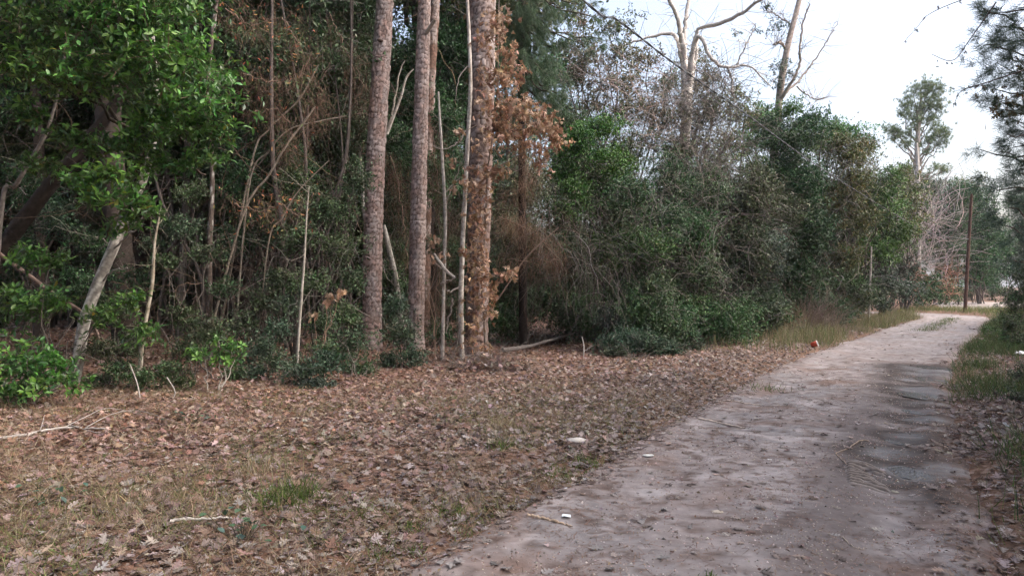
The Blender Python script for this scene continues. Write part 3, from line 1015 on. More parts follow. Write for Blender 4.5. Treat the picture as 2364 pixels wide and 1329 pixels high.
laurelA = stem('laurel_tree', 'leaning white-mottled trunk carrying the big glossy green crown at left', [(170, 900), (181, 830), (195, 745), (222, 665), (258, 580), (290, 500), (335, 400), (362, 250), (350, 80), (335, -140)], 10.8, [24, 25, 25, 25, 24, 21, 18, 15, 12, 8],
               col=(.24, .22, .2), col2=(.52, .5, .46), patches=.47, cat='tree', sides=14,
               branches=[([(258, 585), (300, 540), (330, 520)], 6, -.3), ([(235, 650), (265, 622), (295, 620)], 5, -.4), ([(150, 218), (200, 212), (240, 192), (266, 150), (272, 90), (275, 40)], 9, -1.6)])
stem('sapling', 'short pale leaning sapling beside the mottled laurel trunk', [(322, 905), (328, 790), (340, 720), (352, 650), (357, 560), (372, 480)], 10.6, [10, 10, 9, 8, 6, 4], col=(.3, .26, .2), col2=(.5, .46, .4))
stem('sapling', 'thin straight white sapling standing left of the first pine', [(684, 885), (690, 770), (698, 660), (703, 590), (708, 500), (714, 430)], 11.6, [7, 6.5, 6, 5, 3.5, 2], col=(.3, .27, .23), col2=(.42, .39, .35))
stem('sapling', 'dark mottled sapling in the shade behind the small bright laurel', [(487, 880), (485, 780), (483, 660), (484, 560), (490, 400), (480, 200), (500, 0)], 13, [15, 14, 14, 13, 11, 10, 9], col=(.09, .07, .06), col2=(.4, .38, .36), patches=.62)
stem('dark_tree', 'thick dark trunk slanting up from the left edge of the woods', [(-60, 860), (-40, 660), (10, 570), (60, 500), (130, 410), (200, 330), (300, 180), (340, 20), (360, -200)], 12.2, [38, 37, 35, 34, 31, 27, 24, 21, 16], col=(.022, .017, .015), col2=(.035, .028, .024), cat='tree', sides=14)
stem('sapling', 'grey crooked branch trunk rising right at the far left edge', [(-20, 740), (5, 470), (35, 430), (70, 370), (105, 310), (130, 230), (150, 120)], 11.4, [9, 10, 10, 9, 8, 6, 5], col=(.13, .115, .105), col2=(.2, .18, .165))
stem('leaning_branch', 'curving brown stem sagging from the left edge towards the mottled trunk', [(-30, 560), (10, 595), (60, 630), (110, 668), (150, 695), (190, 720), (215, 745), (232, 790)], 10.9, [11, 10, 9, 9, 9, 8, 7, 5], col=(.16, .11, .09), col2=(.24, .19, .16), grounded=False, cat='branch')
stem('sapling', 'pale slanting sapling with a forked top left of the first pine', [(870, 800), (848, 560), (838, 460), (830, 345), (805, 285), (780, 235), (758, 175), (748, 100)], 16.6, [9, 9, 9, 9, 9, 8, 7, 4], col=(.38, .33, .29), col2=W,
     branches=[([(748, 105), (735, 88), (722, 60)], 4), ([(748, 105), (757, 60), (775, 10), (790, -30)], 5), ([(800, 280), (770, 262), (850, 262)], 3)])
stem('sapling', 'pale forked sapling between the two left pine trunks', [(935, 770), (915, 650), (895, 560), (886, 520)], 17.2, [11, 12, 12, 9], col=(.3, .28, .25), col2=(.45, .43, .4))
stem('dead_branch', 'pale y-shaped dead branch leaning between the two left pines', [(893, 310), (908, 270), (925, 225), (938, 180), (955, 160)], 17, [8, 7, 6, 5, 3], grounded=False, cat='branch', col=(.42, .37, .32), col2=W,
     branches=[([(893, 308), (905, 265), (912, 225), (922, 170), (935, 140)], 6)])
for k, (pts, Y, w, lab) in enumerate([
    ([(470, 690), (560, 500), (620, 405), (665, 330), (700, 285), (728, 245)], 13.4, [5.5, 5.5, 5, 5, 5, 3.5], 'longest pale dead pole slanting right above the low evergreens'),
    ([(540, 560), (575, 430), (620, 350), (668, 300), (740, 280), (800, 268)], 13.8, [4.5, 4.5, 4, 4, 3.5, 2], 'pale dead pole bending level towards the first pine'),
    ([(500, 640), (580, 380), (620, 300), (690, 230), (735, 150)], 14.2, [5, 5, 4, 4, 2], 'thin dead pole crossing behind the slanting poles'),
    ([(590, 660), (620, 560), (650, 505), (690, 440), (760, 370)], 13, [4, 4, 4, 3, 2], 'short pale dead pole low among the leaning poles'),
]):
    stem('dead_pole', lab, pts, Y, w, col=(.2, .165, .13), col2=(.34, .3, .25), cat='dead pole', group='dead poles leaning in the woods')
exec_stems = [  # many thin dark trunks inside the shaded woods, at left
]
for k in range(26):
    x0 = rng.uniform(-8.5, -1.0); yy = rng.uniform(13.2, 17.5)
    x1 = x0 + rng.normal(0, .5)
    if x0 / yy > -.26:
        continue
    P = [(x0, yy, float(gz(x0, yy)) - .1), (x0 + rng.normal(0, .2), yy, 1.8), (x1, yy + .2, 4), (x1 + rng.normal(0, .5), yy + .3, 8)]
    o = empty('bare_sapling', P[0], 'thin bare-stemmed sapling standing in the dark wood interior', 'sapling', 'thin bare saplings in the dark wood interior')
    r0 = rng.uniform(.025, .06)
    trunk(P, [r0, r0 * .95, r0 * .8, r0 * .4], A(.08, .066, .06) * rng.uniform(.6, 1.5), (.13, .11, .1), 7, .12, .08, .6, seed=k).build('trunk', M_BARK, o)

# ------------------------------------------------------------------ the laurel crown at left: 300 nearest leaves are parts, the rest one mass
def lone_leaves(o, gl_pos, tpl, mat, L, wid, d_, n_, col, name='leaf', shapes=6):
    """single leaves as parts that share a few meshes"""
    meshes = []
    k = rng.integers(0, shapes, len(gl_pos))
    cl_ = pal(shapes, col.tolist(), j=.1) if len(col) != shapes else col
    for s in range(shapes):
        g_ = Geo()
        v, f = tpl[s % len(tpl)] if isinstance(tpl, list) else tpl
        v = v * A(wid, 1, 1)
        g_.add(v, f, cl_[s])
        ob = g_.build(name, mat); meshes.append(ob.data); bpy.data.objects.remove(ob)
    from mathutils import Matrix
    d_ = norm(d_); s_ = norm(np.cross(d_, n_)); nn = np.cross(s_, d_)
    off = np.array(o.location) if o else np.zeros(3)
    out = []
    for i in range(len(gl_pos)):
        ob = bpy.data.objects.new(name, meshes[k[i]])
        COL.objects.link(ob); ob.parent = o
        M = Matrix.Identity(4)
        for r_ in range(3):
            M[r_][0], M[r_][1], M[r_][2], M[r_][3] = s_[i][r_] * L[i], d_[i][r_] * L[i], nn[i][r_] * L[i], gl_pos[i][r_] - off[r_]
        ob.matrix_basis = M
        out.append(ob)
    return out


def rosettes(blobs, n, k=6):
    """whorls of glossy leaves on the camera-facing skin of the masses"""
    pos, dd, nn = [], [], []
    w = np.array([r[0] * r[2] for _, r in blobs]); w = w / w.sum()
    for i in range(n // k):
        c, r = blobs[rng.choice(len(blobs), p=w)]
        u = norm(A(rng.normal(0, .8), -abs(rng.normal(.9, .4)), rng.normal(.25, .7)))
        p = c + u * r * rng.uniform(.9, 1.02)
        ax = norm(u * .6 + A(0, 0, .6) + rng.normal(0, .3, 3))
        a0 = rng.uniform(0, 6)
        t1 = norm(np.cross(ax, A(.3, .8, .1))); t2 = np.cross(ax, t1)
        for q in range(k):
            a = a0 + q * 2 * math.pi / k + rng.normal(0, .15)
            dr_ = norm(math.cos(a) * t1 + math.sin(a) * t2 + ax * rng.uniform(.1, .6))
            pos.append(p + dr_ * .01 + ax * rng.uniform(-.02, .03)); dd.append(dr_); nn.append(norm(ax + rng.normal(0, .2, 3)))
    return np.array(pos), np.array(dd), np.array(nn)


LAUREL_SHAPES = np.array([(.1, .23, .035), (.13, .27, .042), (.085, .2, .035), (.16, .3, .055), (.11, .24, .04), (.08, .18, .035)])
LB = [B(120, 60, 10.0, 170, 90), B(300, 60, 9.6, 150, 90), B(420, 110, 9.4, 110, 80), B(480, 210, 9.2, 80, 70), B(500, 290, 9.3, 60, 50), B(330, 190, 9.6, 130, 70),
      B(150, 170, 10.0, 140, 60), B(60, 130, 10.2, 90, 80), B(70, 260, 10.4, 60, 40), B(420, 300, 9.3, 90, 45), B(300, 320, 9.6, 60, 30), B(260, 400, 9.0, 95, 32), B(200, 415, 9.0, 60, 25),
      B(270, 455, 8.9, 90, 32), B(330, 480, 9.0, 60, 30), B(480, 360, 9.3, 55, 26), B(290, 510, 9.1, 45, 25), B(250, 535, 9.2, 25, 22), B(150, 310, 9.6, 60, 20),
      B(360, 290, 9.7, 75, 45), B(345, 360, 9.6, 60, 36), B(240, 330, 9.8, 80, 36), B(420, 380, 9.5, 60, 26), B(100, 380, 10.2, 60, 30), B(380, 250, 9.5, 80, 50), B(240, 120, 9.5, 120, 70), B(360, 20, 9.4, 110, 60),
      B(180, -90, 10.0, 240, 100), B(420, -60, 9.8, 130, 90), B(300, -200, 10, 200, 90)]
gl, gt = Geo(), Geo()
leaves(gl, gt, LB, .112, .7, LAUREL, tpl=T_OVAL, wid=.42, lpt=8, tw=.5, twlen=(.25, .55), twr=.005, droop=.15, upn=1.0, shell=.45, twpal=TWIGBROWN)
for (c, r) in LB:
    limb(gt, c + A(.3 * rng.normal(), .4, -.5 * r[2]), c + A(0, 0, .1), .018, .006, (.07, .055, .045), .15, 7, 5)
for e_ in ((150, 170), (420, 110), (60, 130), (480, 210)):
    limb(gt, at(345, 330, 10.6), at(e_[0], e_[1], 9.8), .035, .012, (.06, .05, .04), .12, 9, 6)
tag(gt.build('twigs', M_TWIG, laurelA), kind='stuff')
tag(gl.build('foliage', M_GLOSSY, laurelA), kind='stuff')
pos, dd, nn = rosettes([b for b in LB if b[0][2] < 5.4], 294)
lone_leaves(laurelA, pos, T_OVAL, M_GLOSSY, rng.uniform(.10, .14, len(pos)), .42, dd, nn, LAUREL_SHAPES)

# low laurel at the lower left corner of the woods
b0 = ground_at(70, 925)
LB2 = [B(30, 830, 9.2, 90, 70), B(110, 840, 9.1, 70, 55), B(150, 880, 9.0, 50, 35), B(60, 700, 9.6, 80, 50), B(120, 690, 9.6, 50, 45), B(70, 590, 9.9, 60, 35), B(130, 600, 9.9, 40, 30), B(30, 900, 8.9, 70, 30), B(240, 730, 10.2, 60, 40), B(300, 690, 10.4, 50, 35), B(330, 760, 10.4, 50, 35)]


def low_laurel_leaves(o):
    pos, dd, nn = rosettes(LB2[:8], 180)
    lone_leaves(o, pos, T_OVAL, M_GLOSSY, rng.uniform(.075, .11, len(pos)), .42, dd, nn, LAUREL_SHAPES)


shrub('laurel_shrub', 'low glossy broad-leaved laurel at the lower left edge of the woods', 'shrub', b0, LB2, .105, .62, LAUREL, M_GLOSSY, 9, .018, tpl=T_OVAL, wid=.42, lpt=8, shell=.3, droop=.15, upn=1.0, extra=low_laurel_leaves)
b0 = ground_at(507, 905)
LB3 = [B(535, 800, 10.4, 42, 26), B(520, 830, 10.4, 36, 22), B(463, 815, 10.4, 36, 20), B(500, 785, 10.4, 20, 14)]


def small_laurel_leaves(o):
    pos, dd, nn = rosettes(LB3, 60)
    lone_leaves(o, pos, T_OVAL, M_GLOSSY, rng.uniform(.07, .1, len(pos)), .42, dd, nn, LAUREL_SHAPES * 1.15)


shrub('laurel_seedling', 'small bright green laurel seedling on a pale stem at the leaf-litter edge', 'seedling', b0, LB3, .085, .5, BRIGHT, M_GLOSSY, 4, .012, barkcol=(.4, .37, .33), tpl=T_OVAL, wid=.42, lpt=7, shell=.3, droop=.1, upn=1.0, extra=small_laurel_leaves)

# ------------------------------------------------------------------ small-leaved shrubs along the wood's edge, left of the pines
SH = [
    ('low wispy yaupon below the thin straight white sapling', (700, 892), [B(700, 850, 11.1, 85, 42), B(640, 830, 11.3, 55, 35), B(760, 830, 11.3, 60, 40), B(730, 880, 10.9, 60, 25)], .042, .5, YAUPON_BLUE),
    ('yaupon clump hiding the foot of the first pine', (815, 880), [B(800, 790, 12.6, 65, 55), B(830, 850, 12.2, 55, 40), B(790, 720, 12.9, 60, 45), B(860, 880, 11.9, 40, 26)], .045, .5, YAUPON),
    ('upright yaupon hiding the foot of the middle pine', (935, 850), [B(930, 760, 13.2, 55, 55), B(950, 820, 13, 45, 40), B(920, 700, 13.4, 40, 40), B(900, 830, 13, 40, 35)], .045, .5, YAUPON_BLUE),
    ('wispy shrub with yellowing leaves beside the mottled laurel trunk', (300, 910), [B(270, 850, 10.3, 55, 40), B(330, 870, 10.2, 60, 38), B(390, 850, 10.4, 50, 38), B(420, 880, 10.3, 40, 30)], .042, .45, YAUPON),
    ('mid-height shrub hanging over the dark hollow left of the pines', (590, 850), [B(560, 740, 12.6, 55, 40), B(600, 690, 12.8, 55, 35), B(520, 660, 12.8, 55, 35), B(640, 640, 13, 50, 35)], .045, .42, YAUPON),
    ('tall evergreen shrub with feathery leaves left of the first pine', (770, 850), [B(790, 560, 13.4, 65, 55), B(760, 470, 13.6, 85, 60), B(700, 540, 13.2, 60, 50), B(810, 640, 13.2, 50, 40), B(690, 420, 13.8, 70, 50), B(820, 400, 14, 40, 60)], .05, .55, YAUPON),
    ('feathery evergreen shrub below the big glossy crown', (430, 880), [B(420, 520, 12.4, 70, 45), B(380, 600, 12.2, 60, 30), B(480, 580, 12.4, 60, 35), B(440, 440, 12.6, 60, 40), B(350, 560, 12.2, 40, 30)], .045, .42, YAUPON),
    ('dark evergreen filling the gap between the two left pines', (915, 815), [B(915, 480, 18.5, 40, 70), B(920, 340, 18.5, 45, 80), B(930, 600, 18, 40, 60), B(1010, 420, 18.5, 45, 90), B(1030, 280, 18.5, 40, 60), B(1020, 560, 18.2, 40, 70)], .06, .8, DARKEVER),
    ('low shrub in the shade right of the mottled laurel trunk', (255, 905), [B(240, 800, 10.9, 60, 45), B(300, 790, 11.2, 55, 45), B(270, 700, 11.4, 55, 45), B(230, 880, 10.4, 45, 28)], .045, .5, YAUPON),
    ('rounded shrub in front of the dark mottled sapling', (470, 890), [B(440, 800, 11.6, 60, 45), B(490, 760, 11.9, 60, 50), B(420, 720, 11.9, 55, 45), B(540, 860, 11.2, 45, 26), B(400, 880, 10.8, 45, 25)], .045, .5, YAUPON),
    ('spreading shrub under the leaning dead poles', (610, 880), [B(600, 800, 12.0, 60, 45), B(640, 760, 12.4, 55, 45), B(580, 860, 11.4, 55, 28), B(660, 700, 12.6, 50, 40)], .045, .5, YAUPON_BLUE),
    ('leggy shrub beside the thin straight white sapling', (740, 870), [B(740, 740, 12.4, 50, 45), B(720, 650, 12.8, 55, 45), B(750, 800, 12.0, 50, 35)], .045, .5, YAUPON),
    ('shaded evergreen rising behind the glossy bush beside the small pine', (1360, 790), [B(1340, 380, 20.5, 80, 80), B(1400, 440, 20.5, 80, 80), B(1300, 480, 20, 70, 80), B(1370, 560, 20, 80, 70), B(1300, 280, 21, 60, 60), B(1440, 350, 21, 60, 60)], .06, .6, YAUPON),
    ('leafy green bush standing behind the longest dead pole', (560, 850), [B(560, 420, 14.6, 70, 70), B(620, 520, 14.4, 70, 60), B(540, 560, 14.4, 60, 60), B(680, 360, 14.8, 60, 60), B(500, 330, 14.8, 50, 60), B(640, 640, 14.2, 60, 50)], .05, .55, DARKEVER),
    ('leafy green bush between the straw tufts and the first pine', (790, 845), [B(800, 180, 16.2, 60, 70), B(760, 330, 16, 60, 60), B(700, 220, 15.8, 60, 60), B(820, 300, 16.4, 40, 60)], .055, .6, YAUPON),
    ('dark evergreen under the slanting dark trunk at far left', (130, 870), [B(120, 500, 13.2, 80, 60), B(60, 440, 13.6, 70, 60), B(220, 560, 13, 60, 50), B(180, 660, 12.6, 60, 50), B(40, 560, 13.2, 60, 60), B(300, 640, 12.6, 50, 50)], .05, .5, DARKEVER),
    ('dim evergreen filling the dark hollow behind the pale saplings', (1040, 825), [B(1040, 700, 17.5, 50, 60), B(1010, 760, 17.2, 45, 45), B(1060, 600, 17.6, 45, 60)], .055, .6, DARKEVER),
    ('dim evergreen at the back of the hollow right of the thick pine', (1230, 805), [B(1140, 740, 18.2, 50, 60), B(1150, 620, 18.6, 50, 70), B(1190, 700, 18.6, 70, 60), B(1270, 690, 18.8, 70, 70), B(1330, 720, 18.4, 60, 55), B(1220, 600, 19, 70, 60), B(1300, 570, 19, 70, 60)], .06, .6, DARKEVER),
]
for lab, (px, py), bl, L, cov, pl in SH:
    shrub('shrub', lab, 'shrub', ground_at(px, py), bl, L * 1.38, cov * 1.25, pl, None, 6, .012, lpt=12, tw=.3, twlen=(.25, .6), twr=.0035, shell=.2, droop=.2, twpal=TWIGGREY)

# dark understory masses deep in the shade behind, so that the wood reads as full
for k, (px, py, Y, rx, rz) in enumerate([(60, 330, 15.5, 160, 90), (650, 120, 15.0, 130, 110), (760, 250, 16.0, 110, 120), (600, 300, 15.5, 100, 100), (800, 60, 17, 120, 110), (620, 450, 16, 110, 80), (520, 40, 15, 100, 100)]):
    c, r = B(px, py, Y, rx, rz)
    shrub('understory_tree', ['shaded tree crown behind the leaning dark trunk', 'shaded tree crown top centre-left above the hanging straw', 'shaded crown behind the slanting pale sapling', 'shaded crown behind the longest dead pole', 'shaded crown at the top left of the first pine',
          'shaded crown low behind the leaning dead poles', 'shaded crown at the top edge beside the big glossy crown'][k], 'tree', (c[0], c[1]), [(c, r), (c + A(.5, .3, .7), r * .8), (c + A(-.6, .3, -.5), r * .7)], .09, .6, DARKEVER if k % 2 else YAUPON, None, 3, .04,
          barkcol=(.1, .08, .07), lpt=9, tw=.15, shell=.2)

# ------------------------------------------------------------------ dead straw and reddish leaves hanging in the midstory left of the pines
def straw_snag(label, pts, Y, n, L=.3, palette=STRAW, red=0):
    base = at(pts[0][0], pts[0][1], Y)
    o = empty('straw_snag', base, label, 'dead branches', 'straw-draped dead branches')
    gs, gd = Geo(), Geo()
    allp = []
    for i in range(len(pts) - 1):
        P = limb(gs, at(*pts[i], Y), at(*pts[i + 1], Y + rng.uniform(-.5, .5)), .012, .006, (.2, .14, .11), .12, 10, 4)
        allp.append(P)
    q = np.concatenate(allp)
    q = q[:, None] + rng.normal(0, .12, (len(q), 6, 3)); q = q.reshape(-1, 3)
    T = tangle(gs, q.min(0), q.max(0), 24, .9, .004, TWIGBROWN, -.1)
    drape(gd, q, n, L, palette, .004, .12, .45)
    tag(gs.build('branches', M_TWIG, o), kind='stuff')
    tag(gd.build('straw', M_DRY, o), kind='stuff')
    if red:
        gr = Geo()
        pos = q[rng.integers(0, len(q), red)] + rng.normal(0, .3, (red, 3))
        place(gr, T_OVAL, pos, norm(rng.normal(0, 1, (red, 3)) - UP * .6), rand_dirs(red), rng.uniform(.06, .11, red), .025, pal(red, [(.4, .15, .08), (.42, .22, .1), (.36, .12, .08), (.4, .28, .12), (.12, .16, .06), (.1, .14, .05)]))
        tag(gr.build('leaves', M_DRY, o), kind='stuff')
    return o


straw_snag('tuft of brown straw caught on a dead branch left of the slanting sapling', [(740, 200), (728, 250), (720, 300)], 13.6, 405, .32)
straw_snag('ball of brown straw hanging from the pale slanting sapling', [(790, 282), (810, 300), (815, 340)], 16.2, 405, .34)
straw_snag('red-leaved dead branches at the top edge beside the glossy crown', [(520, 20), (580, 60), (650, 40), (690, 100)], 12.2, 495, .35, red=80)
straw_snag('straw-hung branches right of the glossy crown, above the poles', [(560, 170), (620, 190), (690, 180), (720, 120)], 12.8, 495, .36, red=50)
straw_snag('brown straw curtain in the middle of the leaning dead poles', [(580, 260), (640, 250), (690, 330), (640, 370)], 13.2, 585, .38, red=30)
straw_snag('reddish leafy branch among the low dead poles', [(540, 470), (600, 490), (650, 470), (690, 500)], 12.6, 405, .26, red=110)
straw_snag('dark straw curtain at the top left of the first pine', [(760, 30), (800, 120), (840, 200), (800, 260)], 14.6, 585, .4, [(np.array(STRAW[0]) * .75).tolist(), STRAW[1]])
straw_snag('straw hanging between the two left pine trunks', [(900, 360), (920, 420), (930, 500), (940, 620)], 16.6, 990, .4)
straw_snag('straw curtain behind the pale saplings', [(1000, 300), (1010, 420), (1040, 520), (1010, 650), (1000, 720)], 15.2, 1620, .45)
straw_snag('brown straw mass hanging in the hollow right of the thick pine', [(1150, 500), (1200, 520), (1250, 550), (1290, 600), (1170, 600)], 15.8, 1890, .42)
straw_snag('straw under the small pine right of the thick trunk', [(1170, 240), (1200, 330), (1230, 420), (1180, 450)], 16.6, 1260, .45)

# ------------------------------------------------------------------ brown-leaved young oak hugging the thick pine
oakO = empty('oak_sapling', at(1128, 838, 14.0) * A(1, 1, 0), 'young oak with dry brown leaves climbing in front of the thick pine', 'tree')
go = Geo()
OY = 14.1
main = [at(*p, OY) for p in ((1122, 838), (1118, 740), (1112, 640), (1122, 520), (1125, 400), (1140, 300), (1150, 180), (1150, 60), (1155, -60))]
tubes(go, path(main, 40), np.linspace(.03, .008, 40)[None], (.2, .16, .14), 6)
go.build('trunk', M_BARK, oakO)
clusters = [(1150, 60, 35, 40), (1120, 95, 20, 20), (1175, 130, 25, 30), (1115, 160, 25, 25), (1150, 185, 40, 30), (1195, 170, 25, 25), (1120, 230, 25, 30), (1170, 240, 40, 35), (1215, 245, 35, 28),
            (1250, 280, 40, 28), (1285, 320, 22, 24), (1200, 300, 50, 30), (1150, 290, 35, 30), (1130, 330, 35, 25), (1215, 335, 50, 20), (1275, 300, 25, 25), (1100, 400, 35, 25), (1130, 400, 35, 25), (1085, 420, 25, 20), (1160, 395, 20, 15), (1250, 375, 20, 25), (1120, 440, 20, 25),
            (1095, 500, 18, 30), (1112, 530, 18, 28), (1100, 460, 20, 25), (1118, 480, 16, 22), (1095, 555, 18, 22), (1112, 580, 16, 20), (1075, 580, 16, 18), (1120, 615, 18, 18), (1085, 660, 18, 20), (1100, 760, 18, 18), (1100, 590, 25, 25), (1085, 610, 18, 18), (1105, 640, 22, 22), (1125, 660, 28, 22), (1115, 690, 26, 25), (1100, 725, 26, 22), (1125, 720, 20, 20), (1140, 680, 18, 20), (1185, 625, 22, 12), (1160, 635, 18, 10), (1090, 790, 20, 16), (1115, 800, 22, 14), (1060, 300, 12, 18), (1045, 370, 10, 16), (1050, 430, 8, 14)]
cp, cd, cn, cw_ = [], [], [], []
gb = Geo()
for (px, py, rx, rz) in clusters:
    Yc = OY - rng.uniform(.0, .6)
    c, r = B(px, py, Yc, rx, rz)
    j = np.argmin(np.abs(np.array(main)[:, 2] - (c[2] - .25)))
    limb(gb, main[j], c, .014, .005, (.22, .17, .14), .12, 8, 5)
    k = int(rx * rz / (15 if px > 1135 and py < 400 else 28)) + (8 if px > 1135 else 4)
    p = c + rng.normal(0, .5, (k, 3)) * r
    cp.append(p); cd.append(norm(rng.normal(0, .8, (k, 3)) - UP * .75)); cn.append(rand_dirs(k))
tag(gb.build('twigs', M_TWIG, oakO), kind='stuff')
cp, cd, cn = np.concatenate(cp), np.concatenate(cd), np.concatenate(cn)
order = np.argsort(cp[:, 1] + rng.normal(0, .2, len(cp)))
f_ = order[:300]; rest = order[300:]
lone_leaves(oakO, cp[f_], OAKC, M_DRY, rng.uniform(.11, .17, len(f_)), 1.0, cd[f_], cn[f_], np.array(pal(8, *DEADLEAF, j=.12)), shapes=8)
g = Geo()
for s in range(4):
    q = rest[s::4]
    place(g, OAKC[s], cp[q], cd[q], cn[q], rng.uniform(.10, .17, len(q)), rng.uniform(.1, .16, len(q)), pal(len(q), *DEADLEAF))
tag(g.build('leaves', M_DRY, oakO), kind='stuff')

for lab, cl_, (bx, by), Y in (('low brown-leaved oak sprig left of the first pine', [(770, 680, 18, 14), (755, 690, 12, 16), (725, 720, 22, 14), (785, 670, 10, 10)], (735, 860), 12.0),
                              ('brown-leaved sprig hanging between the pale saplings', [(1000, 545, 16, 12), (1020, 590, 14, 16), (1000, 560, 12, 10)], (1005, 830), 14.0)):
    o = empty('oak_sprig', at(bx, by, Y) * A(1, 1, 0), lab, 'sapling')
    gs = Geo()
    pos = []
    for (px, py, rx, rz) in cl_:
        c, r = B(px, py, Y, rx, rz)
        limb(gs, at(bx, by, Y), c, .008, .003, (.3, .2, .15), .1, 9, 4)
        pos.append(c + rng.normal(0, .5, (9, 3)) * r)
    gs.build('stem', M_TWIG, o)
    pos = np.concatenate(pos)
    lone_leaves(o, pos, OAKS, M_DRY, rng.uniform(.1, .15, len(pos)), .8, norm(rng.normal(0, .5, (len(pos), 3)) - UP), rand_dirs(len(pos)), np.array(pal(8, *DEADLEAF, j=.1)), shapes=8)

# ------------------------------------------------------------------ small pine with drooping green boughs right of the thick trunk
o = empty('small_pine', at(1205, 822, 17.2) * A(1, 1, 0), 'small dark pine with drooping green needle boughs right of the thick trunk', 'tree')
trunk([at(1208, 800, 17.2), at(1206, 500, 17.2), at(1204, 250, 17.2), at(1200, 60, 17.2), at(1198, -200, 17.2)], [.11, .1, .09, .08, .05], (.018, .013, .011), (.03, .023, .02), 10, .1, .1, .5, 4).build('trunk', M_BARK, o)
gs, gn = Geo(), Geo()
pts, dirs = [], []
for (px, py, n) in ((1180, 60, 18), (1185, 150, 16), (1260, 30, 18), (1225, 90, 20), (1250, 140, 18), (1270, 215, 16), (1215, 40, 22), (1200, 110, 18), (1218, 190, 18), (1195, 0, 18), (1225, 240, 14), (1245, 15, 18), (1230, 20, 16), (1255, 60, 18), (1275, 110, 16), (1240, 110, 16), (1265, 170, 16), (1285, 215, 18), (1250, 200, 14), (1280, 250, 12), (1225, 160, 10), (1190, 20, 8), (1300, 20, 8), (1340, 10, 8), (1370, 40, 7), (1385, 90, 5), (1350, 100, 5), (1215, -60, 20), (1280, -50, 18)):
    e_ = at(px, py, 16.5 + rng.uniform(-.4, .8))
    P = limb(gs, at(1204, py - 60, 17.2), e_, .03, .01, (.07, .055, .045), .08, 8, 4, .05)
    for q in range(n):
        pts.append(e_ + rng.normal(0, .22, 3)); dirs.append(norm(e_ - P[3]) + A(0, 0, -.2))
needles(gn, np.array(pts), np.array(dirs), 75, .26, NEEDLE, .0055, .65, .4)
tag(gs.build('branches', M_BARK, o), kind='stuff')
tag(gn.build('needles', M_NEEDLE, o), kind='stuff')

# ------------------------------------------------------------------ thicket and hedgerow along the left of the road, going away
def hb(specs):
    return [B(*s) for s in specs]


